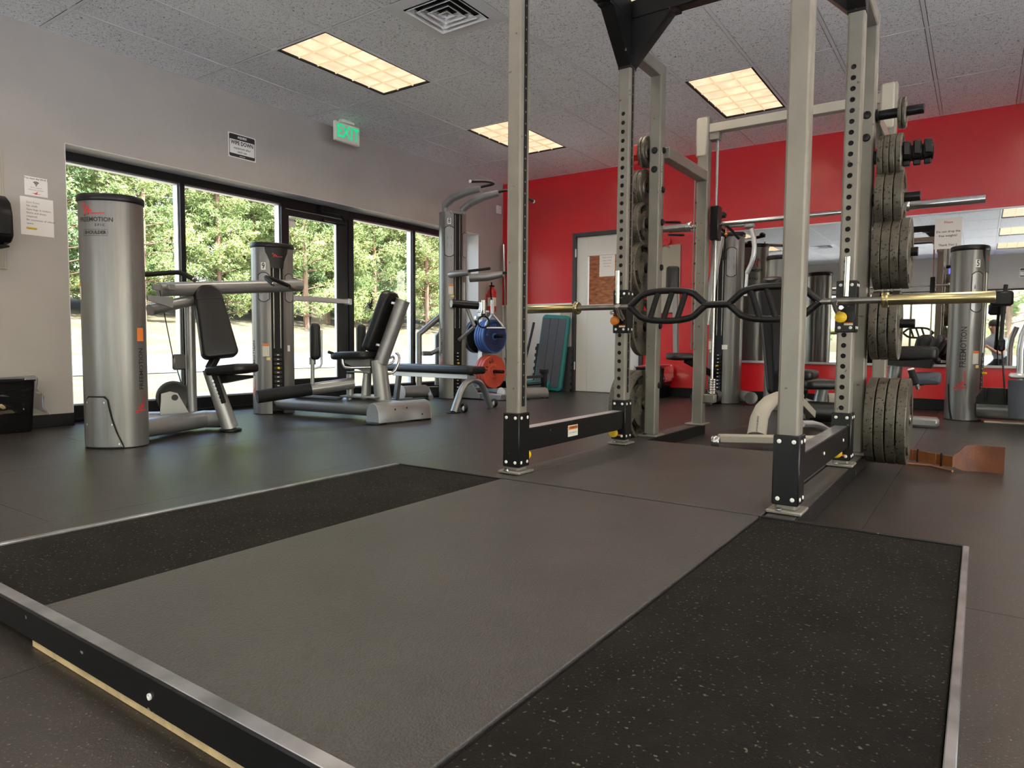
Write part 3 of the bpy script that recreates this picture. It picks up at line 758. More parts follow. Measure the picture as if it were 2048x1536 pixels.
# storage posts behind, hooped to the rear posts
for x in (LX, RX_):
    b = post_holes(x, TYY, HP+.012, 2.375, .074, False); o = b.build('storage_post', 'rack', rack, 30)
    MB().box(x-.037, BY+.030, 2.300, x+.037, TYY-.037, 2.375, .006).build('hoop_bar', 'rack', rack)
    p = MB().box(x-.075, TYY-.075, HP-.003, x+.06, TYY+.075, HP+.010, .003).build('foot_plate', 'rack', rack)
    MB().lathe([(.014, 0), (.014, .003), (.009, .003), (.009, .008)], (x-.02, TYY-.06, HP+.010), (0, 0, 1), 6).build('bolt', 'black_pl', p)
    for z in (1.855, 1.74) + ((1.42, 1.14, .775, .40) if x < -1 else ()):
        f = MB(); pp = (x, TYY-.037, z) if z > 1.7 else (x+.037, TYY+.012, z)
        f.lathe([(.0205, 0), (.0205, .003), (.017, .010), (.009, .013)], pp, (0, -1, 0) if z > 1.7 else (1, 0, 0), 18); f.build('bolt_cap', 'black_pl', o)
    if x < -1:
        for z in (1.86, 1.62): MB().lathe([(.0205, 0), (.0205, .003), (.017, .010), (.009, .013)], (x+.037, TYY+.012, z), (1, 0, 0), 18).build('bolt_cap', 'black_pl', o)
        t = text('HAMMER STRENGTH', .027, (x+.0376, TYY-.008, 1.74), (0, 0, 1), (0, -1, 0), 'cream_lab', o, .0004, 'badge')
PEG = (1.853, 1.638, 1.42, 1.141, .775, .28)
for x, sd in ((LX, -1), (RX_, 1)):
    for z in PEG:
        L = .215 if sd > 0 else .165
        x0 = x+sd*.037
        b = MB().cyl((x0, TYY, z), (x0+sd*L, TYY, z), .0245 if z > 1.2 else .0235, 20, .002); b.lathe([(.034, 0), (.034, .012), (.0255, .014)], (x0, TYY, z), (sd, 0, 0), 20)
        b.build('plate_peg', 'black_pl' if z > .5 else 'steel', rack)

# ------------------------------------------------------------------ iron plates on the pegs
def plate_mesh(D, T, kind, ang=0.):
    """old style olympic plate, axis along +x, raised rim, hub and grip windows"""
    R = D/2; b = MB(); n = 40
    if kind == 'solid':
        b.lathe([(.026, -T/2), (.05, -T/2), (.055, -T*.30), (R-.022, -T*.30), (R-.016, -T/2), (R-.004, -T/2), (R, -T/2+.004), (R, T/2-.004), (R-.004, T/2), (R-.016, T/2), (R-.022, T*.30), (.055, T*.30), (.05, T/2), (.026, T/2), (.026, -T/2)], (0, 0, 0), (1, 0, 0), n, False)
        return b
    # three long grip windows between hub and rim
    ri, ro = R*.60, R*.86; rings = [.026, R*.27, R*.33, ri, ro, R-.012, R-.003, R]
    th = [T/2, T/2, T*.34, T*.34, T*.42, T/2, T/2, T/2-.003]
    nn = 48; vs = []; fs = []
    for s_ in (-1, 1):
        for r, t in zip(rings, th):
            for j in range(nn):
                a = 2*PI*j/nn+ang; vs.append((s_*t, r*math.cos(a), r*math.sin(a)))
    m = len(rings); I = lambda s_, i, j: (s_*m+i)*nn + j % nn
    win = lambda i, j: i == 3 and (j % 16) in range(3, 10)
    for i in range(m-1):
        for j in range(nn):
            if win(i, j): continue
            fs.append((I(1, i, j), I(1, i+1, j), I(1, i+1, j+1), I(1, i, j+1))); fs.append((I(0, i, j+1), I(0, i+1, j+1), I(0, i+1, j), I(0, i, j)))
    for j in range(nn):
        fs.append((I(0, m-1, j), I(0, m-1, j+1), I(1, m-1, j+1), I(1, m-1, j))); fs.append((I(1, 0, j), I(1, 0, j+1), I(0, 0, j+1), I(0, 0, j)))
        if win(3, j):
            fs.append((I(0, 3, j), I(0, 3, j+1), I(1, 3, j+1), I(1, 3, j))); fs.append((I(1, 4, j), I(1, 4, j+1), I(0, 4, j+1), I(0, 4, j)))
            if not win(3, j-1): fs.append((I(0, 3, j), I(1, 3, j), I(1, 4, j), I(0, 4, j)))
            if not win(3, j+1): fs.append((I(0, 4, j+1), I(1, 4, j+1), I(1, 3, j+1), I(0, 3, j+1)))
    return b.add(vs, fs)
spec = {45: (.450, .042, 'win'), 35: (.360, .038, 'win'), 25: (.285, .038, 'win'), 10: (.228, .026, 'solid'), 5: (.196, .021, 'solid'), 2: (.155, .017, 'solid')}
made = {}
def plate(kg, x, y, z, ang, label, group, m='iron', sd=1):
    D, T, k = spec[kg]; key = (kg, m)
    if key not in made:
        o = plate_mesh(D, T, k).build('weight_plate', m, None, 35)
        for s_ in (-1, 1):
            for q in (1, -1):
                if kg < 10: continue
                t = text(str(kg), D*.13, (s_*(T*.34+.0012), 0, q*D*.25), (0, s_*q, 0), (0, 0, q), 'iron_dk' if m == 'iron' else 'iron', o, .002, 'raised_number')
        made[key] = o
    else:
        src = made[key]; o = src.copy(); COL.objects.link(o)
        for c in src.children:
            d = c.copy(); COL.objects.link(d); d.parent = o
    o.location = (x, y, z); o.rotation_euler = (ang, 0, 0)
    tag(o, label, 'weight plate', group); return o
ordn = ['innermost', 'second', 'third', 'outermost']
def stack(kg, cnt, x, sd, z, where, gap=.0015, m='iron', size='', start=None, angs=None, y=TYY):
    D, T, k = spec[kg]; p = x+sd*((.037+.022) if start is None else start)
    R = random.Random(int(z*1000)+sd)
    for i in range(cnt):
        nm = ordn[i] if i < cnt-1 else 'outermost'
        lab = '%s %s iron plate of the %s' % (nm, size, where)
        plate(kg, p+sd*(T/2), y, z-.5*(.05-.047)-.001, (angs[i] if angs else R.uniform(0, 6.28)), lab, 'iron plates on the rack pegs', m, sd)
        p += sd*(T+gap)
stack(45, 4, RX_, 1, .27, 'four on the lowest right peg of the rack', size='large', gap=.006, angs=[.3, 2.2, .9, 1.6])
stack(35, 3, RX_, 1, .768, 'three on the right peg below the bar', size='big', gap=.006, angs=[.5, 2.0, 1.1])
stack(35, 4, RX_, 1, 1.136, 'four on the right peg above the bar', size='big', gap=.003, angs=[1.0, 2.0, .2, 1.5])
stack(25, 3, RX_, 1, 1.416, 'three beside the rear barbell sleeve on the right', size='medium', gap=.004, angs=[.2, 1.2, 2.4])
stack(10, 4, RX_, 1, 1.634, 'four under the black collars on the right', size='small')
stack(2, 2, RX_, 1, 1.850, 'two on the topmost right peg', size='tiny', start=.140)
stack(45, 3, LX, -1, .27, 'three on the lowest left peg of the rack', size='large', gap=.006, angs=[1.2, .2, 2.0])
stack(35, 1, LX, -1, .768, 'single plate on the left peg behind the bar grips', size='big', angs=[.4])
stack(35, 2, LX, -1, 1.136, 'two on the left peg above the bar', size='big', gap=.004, angs=[.8, 1.9])
stack(25, 3, LX, -1, 1.416, 'three on the third left peg from the top', size='medium', gap=.004)
stack(10, 4, LX, -1, 1.645, 'four under the red collar on the left', size='small')
stack(5, 2, LX, -1, 1.864, 'two on the topmost left peg', size='tiny', start=.048)

# collars parked on the pegs
def collar(x, y, z, m, lab, n_=1, sd=1, grp=None):
    t = thing('bar_collar', lab, 'collar', (x, y, z), grp)
    b = MB().lathe([(.026, -.022), (.040, -.022), (.042, -.016), (.042, .016), (.040, .022), (.026, .022), (.026, -.022)], (x, y, z), (1, 0, 0), 24, False); b.build('ring', m, t)
    b = MB().box(x-.018, y-.050, z+.022, x+.018, y-.02, z+.052, .004).bar((x, y-.05, z+.045), (x+.004, y-.062, z-.02), .03, .010); b.build('lever', m, t)
    b = MB().box(x-.016, y-.03, z-.066, x+.016, y-.004, z-.040, .004); b.build('latch', m, t)
    return t
for k in range(2): collar(LX-.125-.046*k, TYY, 1.853, 'red_pl', 'red plastic bar collar on the topmost left peg, ' + ('next to the tiny plates' if k == 0 else 'outer of the two'), grp='red collars')
for k in range(3): collar(RX_+.185+.046*k, TYY, 1.638, 'black_pl', ('inner', 'middle', 'outer')[k] + ' black plastic bar collar parked on the second right peg', grp='black collars')

# ------------------------------------------------------------------ multi grip bar resting on the catches
BYY, BZ = 3.508, .866
bar = thing('multi_grip_barbell', 'black multi grip barbell with gold sleeves resting on the rack catches', 'barbell', (-1.14, BYY, BZ))
r = .0172
def tb(name, pts, rr=r, m='black_pl', n=16, sm=2): MB().tube(pts, rr, n, smooth=sm).build(name, m, bar)
zu, zd = BZ+.080, BZ-.080
for s_ in (0, 1):
    X_ = (lambda x: x) if not s_ else (lambda x: -2.229-x)
    pts = lambda z: [(X_(-1.600), BYY, BZ), (X_(-1.575), BYY, BZ+(z-BZ)*.25), (X_(-1.510), BYY, z), (X_(-1.26), BYY, z), (X_(-1.195), BYY, BZ+(z-BZ)*.25), (X_(-1.17), BYY, BZ)]
    tb('grip_frame', pts(zu)); tb('grip_frame', pts(zd))
    for xt in (-1.435, -1.357, -1.280): tb('grip', [(X_(xt), BYY, zu-.01), (X_(xt-.045), BYY, zd+.01)], .0150, 'grip', 14, 0)
tb('centre_tube', [(-1.19, BYY, BZ), (-1.04, BYY, BZ)], r+.001, sm=0)
for x0, x1, sd in ((-1.917, -1.585, -1), (-.372, -.645, 1)):
    tb('end_shaft', [(x0, BYY, BZ), (x1, BYY, BZ)], .0150, 'steel', 16, 0)
    MB().lathe([(.012, 0), (.034, 0), (.036, .004), (.036, .022), (.034, .026), (.025, .026)], (x0, BYY, BZ), (sd, 0, 0), 28).build('sleeve_collar', 'brass', bar)
    MB().lathe([(.0245, .02), (.0245, .412), (.022, .415), (.012, .415)], (x0, BYY, BZ), (sd, 0, 0), 28).build('sleeve', 'brass', bar)

# ------------------------------------------------------------------ smith machine behind the rack
sm = thing('smith_machine', 'beige grey smith machine with a fixed barbell behind the power rack', 'smith machine', (-1.1, 4.9, 0))
SY = 4.875
for x, sd in ((-1.665, 1), (-.515, -1)):
    b = post_holes(x, SY, HP+.008, 2.26, .078, False); o = b.build('post', 'rack', sm, 30)
    MB().box(x-.075, SY-.085, HP-.003, x+.06, SY+.085, HP+.009, .003).build('foot_plate', 'rack', sm)
    MB().box(x-.052, SY-.048, 1.985, x+.030, SY+.048, 2.262, .012).build('post_cap', 'beige', sm)
    MB().box(x-.036, TYY+.037, 1.815, x+.036, SY-.039, 1.885, .004).build('link_bar', 'rack', sm)
    g = MB().cyl((x+sd*.085, SY+.02, .30), (x+sd*.085, SY+.02, 2.16), .0100, 16); g.build('guide_rod', 'chrome', sm)
    MB().box(x-sd*.02, SY-.02, 2.10, x+sd*.105, SY+.05, 2.16, .004).build('rod_bracket', 'rack', sm)
    MB().box(x-sd*.02, SY-.02, .24, x+sd*.115, SY+.05, .30, .004).build('rod_bracket', 'rack', sm)
    MB().box(x+sd*.055, SY-.02, 1.40, x+sd*.115, SY+.06, 1.64, .006).build('carriage', 'black_pl', sm)
    b = MB(); xl = x-sd*.060
    b.box(xl-.004, SY-.02, .62, xl+.004, SY-.012, 1.86, .001).box(xl-.004, SY+.022, .62, xl+.004, SY+.03, 1.86, .001)
    for k in range(9): b.bar((xl, SY-.02, .66+k*.145), (xl, SY+.03, .66+k*.145+.01), .008, .014, .002)
    b.build('catch_ladder', 'rack', sm)
    c = MB()
    for k in range(9): c.lathe([(.026-.0, k*.012), (.030, k*.012+.005), (.026, k*.012+.010)], (x+sd*.085, SY+.02, .305), (0, 0, 1), 18, False)
    c.build('spring', 'chrome', sm)
MB().box(-1.635, SY-.030, 2.150, -.54, SY+.035, 2.212, .004).build('cross_beam', 'beige', sm)
MB().cyl((-2.02, SY+.03, 1.512), (-.03, SY+.03, 1.520), .0150, 18).build('bar_shaft', 'chrome', sm)
for x0, x1 in ((-.425, -.012), (-1.76, -2.15)):
    sd = 1 if x1 > x0 else -1; b = MB().lathe([(.015, 0), (.032, 0), (.034, .004), (.034, .03), (.032, .034), (.0245, .034), (.0245, abs(x1-x0)), (.02, abs(x1-x0)+.003)], (x0, SY+.03, 1.517), (sd, 0, 0), 24); b.build('bar_sleeve', 'chrome', sm)
b = MB().tube([(-1.604, 4.950, 1.556), (-1.510, 4.950, 1.504), (-1.430, 4.950, 1.406)], .010, 8, smooth=2); b.build('hook_lever', 'black_pl', sm)

# ------------------------------------------------------------------ leather dipping belt on the floor
belt = thing('leather_belt', 'tan leather lifting belt lying on its edge on the floor by the plates', 'belt', (-.2, 3.45, 0))
p0, p1 = V((-0.096, 4.296, 0.000)), V((0.125, 4.359, 0.000)); q0 = V((-0.353, 4.485, 0.000))
d = (p1-p0).normalized()
def ribbon(pts, zs0, zs1, th, name, m, par):
    b = MB(); n = len(pts); vs = []
    for i, p in enumerate(pts):
        a = pts[max(i-1, 0)]; c = pts[min(i+1, n-1)]; t = (c-a).normalized(); nn = V((t.y, -t.x, 0))
        for o_ in (th/2, -th/2):
            for z in (zs0[i], zs1[i]): vs.append((p.x+nn.x*o_, p.y+nn.y*o_, z))
    fs = []
    for i in range(n-1):
        a, c = i*4, (i+1)*4
        fs += [(a, c, c+1, a+1), (a+2, a+3, c+3, c+2), (a+1, c+1, c+3, a+3), (a, a+2, c+2, c)]
    fs += [(0, 1, 3, 2), ((n-1)*4, (n-1)*4+2, (n-1)*4+3, (n-1)*4+1)]
    return b.add(vs, fs).build(name, m, par)
N = 28; pts = []; z0s = []; z1s = []
for i in range(N):
    t = i/(N-1); p = p0.lerp(p1, t) + V((0, .022*math.sin(t*PI), 0)); pts.append(p)
    e = min(1, t/.28); e = e*e*(3-2*e); zc = .058; hh = .028+.034*e
    z0s.append(max(.001, zc*1.0-hh-.0 if e < 1 else .001)); z1s.append(zc+hh+.02*e)
z0s = [.026*(1-min(1, t/(N*.28)))**2+.001 for t in range(N)]
ribbon(pts, z0s, z1s, .007, 'wide_pad', 'leather', belt)
pts2 = [q0.lerp(p0, k/11)+V((0, -.004*math.sin(k*.6), 0)) for k in range(12)] + [pts[1]]
ribbon(pts2, [.020]*12+[.026], [.078]*12+[.086], .006, 'strap', 'strap', belt)
for t in (.18, .62):
    c = q0.lerp(p0, t); dd = (p0-q0).normalized(); MB().obox((c.x, c.y-.006, .049), (.05, .006, .062), (dd, V((-dd.y, dd.x, 0)), (0, 0, 1)), .002).build('keeper', 'strap', belt)
    c2 = q0.lerp(p0, t+.17); MB().obox((c2.x, c2.y-.004, .050), (.007, .012, .072), (dd, V((-dd.y, dd.x, 0)), (0, 0, 1)), .002).build('buckle', 'black_pl', belt)
b = MB().tube([(-0.438, 4.334, 0.012), (-0.200, 4.351, 0.010), (-0.095, 4.244, 0.008)], .006, 8); b.build('under_strap', 'strap', belt)

# ------------------------------------------------------------------ selector machines: the oval weight tower
SQUIG = [[(0, .36), (.05, .50), (.11, .52), (.13, .44), (.12, .02), (.15, .14), (.24, .36), (.30, .40), (.30, .06), (.38, .24), (.43, .26), (.43, .08), (.50, .10), (1.0, .12)]]
def strokes(lines, w, fn, m, parent, name):
    b = MB()
    for L in lines:
        P = []
        for a, c in zip(L, L[1:]):
            for k in range(3): P.append((a[0]+(c[0]-a[0])*k/3, a[1]+(c[1]-a[1])*k/3))
        P.append(L[-1]); vs = []
        for i, p in enumerate(P):
            a = P[max(0, i-1)]; c = P[min(len(P)-1, i+1)]; dx, dy = c[0]-a[0], c[1]-a[1]; l_ = math.hypot(dx, dy) or 1
            nx, ny = -dy/l_*w/2, dx/l_*w/2; vs += [fn(p[0]+nx, p[1]+ny), fn(p[0]-nx, p[1]-ny)]
        b.add(vs, [(2*i, 2*i+1, 2*i+3, 2*i+2) for i in range(len(P)-1)])
    return b.build(name, m, parent)
def tower(root, cx, cy, f, h, a=.178, d=.140, cap=True, widow=True, stack_z=.62):
    """oval shroud with a weight slot on the side it faces (f); returns a surface map fn(theta0)(u, z)"""
    f = V((f[0], f[1], 0)).normalized(); r = V((f.y, -f.x, 0)); c = V((cx, cy, 0)); ex = .93
    def S(t, k=0.):
        ct, st = math.cos(t), math.sin(t)
        p = V((math.copysign(abs(ct)**ex, ct)*a, math.copysign(abs(st)**ex, st)*d))
        n = V((ct/a, st/d)).normalized()
        return c + r*(p.x+n.x*k) + f*(p.y+n.y*k)
    w = .056; g = math.acos((w/a)**(1/ex)); t0 = PI-g; N = 44
    ts = [t0 + (2*PI-(PI-2*g))*i/N for i in range(N+1)]
    b = MB(); vs = []
    for z in (.006, h-.03):
        vs += [S(ts[0], -.03) + V((0, 0, z))] + [S(t) + V((0, 0, z)) for t in ts] + [S(ts[-1], -.03) + V((0, 0, z))]
    n = len(ts)+2
    b.add(vs, [(i, i+1, n+i+1, n+i) for i in range(n-1)] + [tuple(range(n))[::-1]] + [tuple(n+i for i in range(n))])
    sh = b.build('shroud', 'silver_br', root, 35)
    e = MB().add([S(ts[0], -.012)+V((0, 0, .03)), S(ts[-1], -.012)+V((0, 0, .03)), S(ts[-1], -.012)+V((0, 0, h-.04)), S(ts[0], -.012)+V((0, 0, h-.04))], [(1, 0, 3, 2)]); bk = e.build('stack_window', 'black_mt', root)
    y0 = S(PI/2).xy; 
    for k in range(12):
        z = .10+k*.040; 
        if z > stack_z: break
        p = c + f*(d-.014); MB().obox((p.x, p.y, z), (.078, .02, .034), (r, f, (0, 0, 1)), .004).build('weight_block', 'black_pl', bk)
        q = p + f*.0108; MB().obox((q.x, q.y, z), (.020, .0006, .008), (r, f, (0, 0, 1)), 0).build('weight_mark', 'lblue', bk)
    p = c + f*(d+.006); MB().obox((p.x, p.y, .42), (.018, .05, .022), (r, f, (0, 0, 1)), .006).build('selector_pin', 'yellow', root)
    for s_ in (-1, 1): MB().cyl(c+r*.03*s_+f*(d-.016)+V((0, 0, stack_z-.02)), c+r*.03*s_+f*(d-.016)+V((0, 0, h-.06)), .006, 8).build('guide_rod', 'steel', bk)
    if cap:
        b = MB(); T = [2*PI*i/48 for i in range(48)]; L = [(.004, h-.046), (.008, h-.040), (.008, h-.010), (.002, h-.002), (-.012, h)]
        vs = sum([[S(t, k)+V((0, 0, z)) for t in T] for k, z in L], [])
        b.add(vs, [(i*48+j, i*48+(j+1) % 48, (i+1)*48+(j+1) % 48, (i+1)*48+j) for i in range(4) for j in range(48)] + [tuple(range(48))[::-1], tuple(4*48+j for j in range(48))]); b.build('cap', 'black_pl', root)
    def surf(deg, k=.0012, zc=0., R=None):
        t0_ = math.radians(deg)
        # arc length table around the oval
        step = .5
        def fn(u, v):
            t = t0_; s_ = 0.; dr = 1 if u > 0 else -1; p = S(t)
            while s_ < abs(u):
                q = S(t+dr*math.radians(step)); l_ = (q-p).length
                if s_+l_ > abs(u): t += dr*math.radians(step)*(abs(u)-s_)/max(l_, 1e-6); break
                s_ += l_; t += dr*math.radians(step); p = q
            return S(t, k) + V((0, 0, zc+v))
        return fn
    if widow and cap:
        fn = surf(90, .003); out = []
        b = MB(); rows = [(h-.046, .105), (h-.09, .100), (h-.13, .080), (h-.17, .064), (h-.23, .058)]
        vs = []
        for z, hw in rows: vs += [fn(-hw+2*hw*i/10, z) for i in range(11)]
        b.add(vs, [(i*11+j, (i+1)*11+j, (i+1)*11+j+1, i*11+j+1) for i in range(4) for j in range(10)]); wd = b.build('front_fairing', 'black_pl', root)
        fl = surf(90, .0045, h-.135); strokes([[(x*.09-.04, y*.07) for x, y in L] for L in SQUIG], .005, fl, 'red_ink', wd, 'red_logo')
    return S, surf, sh
def patch(fn, w, h, m, parent, name, nx=8, ny=1, z=0.):
    b = MB(); vs = [fn(-w/2+w*i/nx, z-h/2+h*j/ny) for j in range(ny+1) for i in range(nx+1)]
    b.add(vs, [(j*(nx+1)+i, j*(nx+1)+i+1, (j+1)*(nx+1)+i+1, (j+1)*(nx+1)+i) for j in range(ny) for i in range(nx)]); return b.build(name, m, parent)
def placard(surf, deg, zc, sh, w=.105, h=.27):
    o = [(-w/2, -h/2+.025), (-w/4, -h/2+.006), (0, -h/2), (w/4, -h/2+.006), (w/2, -h/2+.025), (w/2, h/2-.025), (w/4, h/2-.006), (0, h/2), (-w/4, h/2-.006), (-w/2, h/2-.025)]
    for sc_, k, m, nm in ((1, .0015, 'ink', 'placard'), (.86, .0022, 'silver', 'placard_face')):
        fn = surf(deg, k, zc); b = MB(); vs = []; n = 6
        for j in range(len(o)):
            pass
        pts = [(x*sc_, y*(1-(1-sc_)*w/h)) for x, y in o]
        L = sorted(set(y for _, y in pts)); prof = []
        def half(y):
            q = [p for p in pts if p[0] >= 0]; q.sort(key=lambda p: p[1])
            for (xa, ya), (xb, yb) in zip(q, q[1:]):
                if ya <= y <= yb and yb > ya: return xa+(xb-xa)*(y-ya)/(yb-ya)
            return max(p[0] for p in q if abs(p[1]-y) < 1e-6) if any(abs(p[1]-y) < 1e-6 for p in q) else 0
        for y in L: hw = half(y); vs += [fn(-hw+2*hw*i/n, y) for i in range(n+1)]
        b.add(vs, [(r_*(n+1)+i, r_*(n+1)+i+1, (r_+1)*(n+1)+i+1, (r_+1)*(n+1)+i) for r_ in range(len(L)-1) for i in range(n)]); o_ = b.build(nm, m, sh)
    b = MB(); fn = surf(deg, .0028, zc)
    for z in (.095, .082, .012, .000, -.10, -.112):
        b.add([fn(-.035, z), fn(.035, z), fn(.035, z+.004), fn(-.035, z+.004)], [(0, 1, 2, 3)])
    for x in (-.022, .022):
        for z in (.045, -.05):
            b.add([fn(x-.008, z-.02), fn(x+.008, z-.02), fn(x+.006, z+.012), fn(x-.006, z+.012)], [(0, 1, 2, 3)]); b.add([fn(x-.004, z+.015), fn(x+.004, z+.015), fn(x+.004, z+.023), fn(x-.004, z+.023)], [(0, 1, 2, 3)])
    o_ = b.build('placard_print', 'grey_ink', sh); o_['kind'] = 'stuff'
def number(surf, deg, zc, t, sh):
    patch(surf(deg, .0015, zc), .040, .066, 'lblue', sh, 'number_sticker'); text(t, .072, None, None, None, 'ink', sh, .0012, 'number', surf(deg, .0024, zc), .8)
def warning(surf, deg, zc, sh, w=.058, h=.115):
    patch(surf(deg, .0015, zc), w, h, 'cream_lab', sh, 'warning_label'); patch(surf(deg, .0022, zc+h/2-.012), w, .022, 'orange_lab', sh, 'warning_band')
    b = MB(); fn = surf(deg, .0022, zc)
    for k in range(6): z = h/2-.036-k*.013; b.add([fn(-w*.4, z), fn(w*.36, z), fn(w*.36, z+.003), fn(-w*.4, z+.003)], [(0, 1, 2, 3)])
    o = b.build('warning_print', 'grey_ink', sh); o['kind'] = 'stuff'
    patch(surf(deg+7, .0015, zc-h/2-.022), .034, .026, 'yel_lab', sh, 'small_label')
def brand_side(surf, deg, zc, sh, s=1.):
    """vertical word and red squiggle, reading upwards"""
    fn = surf(deg, .0016, zc); rot = lambda x, y: fn(-y, x)
    text('FREEMOTION', .062*s, None, None, None, 'ink', sh, .0008, 'brand_lettering', lambda x, y: rot(x+.10*s, y), .95)
    strokes([[(x*.17*s-.28*s, y*.20*s-.04*s) for x, y in L] for L in SQUIG], .008*s, rot, 'red_ink', sh, 'red_logo')

# ---------------------------------------------------- shoulder press at the window
m1 = thing('shoulder_press_machine', 'shoulder press machine, its grey weight tower seen from behind at the left of the windows', 'exercise machine', (-4.6, 2.5, 0))
S, surf, sh = tower(m1, -4.44, 2.105, (-.65, .75), 1.545, .180, .146)
fn = surf(261, .0016, 1.437); strokes([[(x*.14-.08, y*.15-.03) for x, y in L] for L in SQUIG], .006, fn, 'red_ink', sh, 'red_logo')
text('FREEMOTION', .036, None, None, None, 'ink', sh, .0008, 'brand_lettering', surf(261, .0016, 1.385), .95)
text('E P I C', .020, None, None, None, 'ink', sh, .0005, 'brand_lettering', lambda x, y: surf(261, .0016, 1.352)(x+.03, y))
fo = surf(261, .0014, 1.308)
o_ = [(-.072, -.018), (.072, -.018), (.072, .018), (-.072, .018), (-.072, -.018)]; strokes([o_], .002, fo, 'ink', sh, 'name_box'); text('SHOULDER', .027, None, None, None, 'ink', sh, .0010, 'model_lettering', surf(261, .0018, 1.308), .95)
brand_side(surf, 343, .415, sh, .72)
fn = surf(343, .0014, .70); patch(fn, .05, .082, 'orange_lab', sh, 'orange_sticker')
patch(surf(214, .0014, .96), .03, .10, 'cream_lab', sh, 'warning_label'); patch(surf(214, .002, 1.0), .03, .022, 'orange_lab', sh, 'warning_band')
# rear access cover at the foot
fn = surf(262, 0); b = MB(); rows = [(.012, -.105, .120), (.03, -.110, .112), (.10, -.108, .085), (.18, -.104, .062), (.26, -.100, .046), (.30, -.094, .040), (.315, -.07, .022)]
for k, gr, m, nm in ((.005, .009, 'black_mt', 'cover_gasket'), (.009, 0, 'silver_br', 'access_cover')):
    f_ = surf(262, k); b = MB(); vs = []
    for i, (z, x0, x1) in enumerate(rows):
        zz = z-(gr if i == 0 else 0)+(gr if i == len(rows)-1 else 0); vs += [f_(x0-gr+(x1-x0+2*gr)*j/8, max(.002, zz)) for j in range(9)]
    f0 = surf(262, 0); 
    b.add(vs, [(i*9+j, i*9+j+1, (i+1)*9+j+1, (i+1)*9+j) for i in range(len(rows)-1) for j in range(8)]); cv = b.build(nm, m, m1)
b = MB()
f_ = surf(262, .0095)
for x, z in ((-.085, .285), (.025, .285), (-.09, .15), (.065, .15), (.10, .03)): patch(f_, .007, .012, 'lblue', cv, 'rivet', 1, 1, z) if x == 9 else b.add([f_(x-.003, z-.005), f_(x+.003, z-.005), f_(x+.003, z+.005), f_(x-.003, z+.005)], [(0, 1, 2, 3)])
o_ = b.build('rivets', 'lblue', cv); o_['kind'] = 'stuff'
J = (-4.750, 2.881, 0.078); F1 = (-4.614, 2.988, 0.078)
MB().tube([(-4.44, 2.105, .085), J], .072, 20, ry=.9).build('base_tube', 'silver', m1)
MB().tube([J, F1], .072, 20, ry=.9).build('base_tube', 'silver', m1)
MB().tube([(-5.15, 2.45, .08), (-4.74, 2.86, .08)], .07, 20, ry=.85).build('cross_tube', 'silver', m1)
b0 = V((-4.506, 2.941, 0.016)); b1 = V((-4.580, 2.829, 0.460))
MB().tube([b0+V((0, 0, .005)), b1], [.062, .052], 20, ry=.8).build('seat_post', 'silver', m1)
MB().lathe([(.07, 0), (.078, .004), (.078, .016), (.066, .022)], (b0.x, b0.y, 0), (0, 0, 1), 24).build('rubber_foot', 'black_pl', m1)
ax = (b1-b0).normalized(); vw = V((b0.x, b0.y, 0)).normalized(); rt_ = V((-vw.y*-1, vw.x*-1, 0))
side = V((vw.y, -vw.x, 0)); 
sl = MB().bar(b0.lerp(b1, .44)-vw*.043+side*.018, b0.lerp(b1, .97)-vw*.046+side*.018, .034, .022, .004, up=vw); sl.build('adjust_slot', 'hole_shade', m1)
for k in range(6):
    p = b0.lerp(b1, .50+k*.062)-vw*.052+side*-.004; MB().lathe([(.0085, 0), (.0085, .003), (.004, .003)], p, -vw, 12).build('adjust_hole', 'chrome', m1)
fdir = V((.93, .22, 0)).normalized(); fs_ = V((-fdir.y, fdir.x, 0))
sc0 = V((-4.449, 2.937, 0.457))
MB().pad(rrect(.36, .27, .07, 6, .30), .062, .022, sc0, fdir*.995+V((0, 0, .10)), fs_).build('seat_pad', 'vinyl', m1)
MB().prism([(-.10, 0), (.15, .045), (.15, .065), (-.12, .065)], .07, sc0-fs_*-.035+V((0, 0, -.105)), fdir, (0, 0, 1)).build('seat_bracket', 'black_pl', m1)
B0 = V((-4.549, 2.902, 0.539)); B1 = V((-4.721, 2.898, 1.070)); fy = (B1-B0).normalized(); fx = V((.30, .95, 0)).normalized(); fx = (fx-fy*fx.dot(fy)).normalized()
L = (B1-B0).length; MC = (B0+B1)/2
out = rrect(.255, L, .045, 6, .195, .085)
MB().pad(out, .085, .022, MC, fx, fy, .004).build('back_pad', 'vinyl', m1)
nz = fx.cross(fy); bs_ = MB()
MB().tube([MC+fx*x+fy*(L*.30)+nz*.0475 for x in (-.095, -.05, 0, .05, .095)], .002, 6).build('back_seam', 'seam', m1)
MB().bar(MC-nz*.06-fy*.25, MC-nz*.06+fy*.15, .06, .03).build('back_bracket', 'silver', m1)
MB().bar(b1, B0+fy*.05-nz*.05, .05, .05).build('back_stem', 'black_pl', m1)
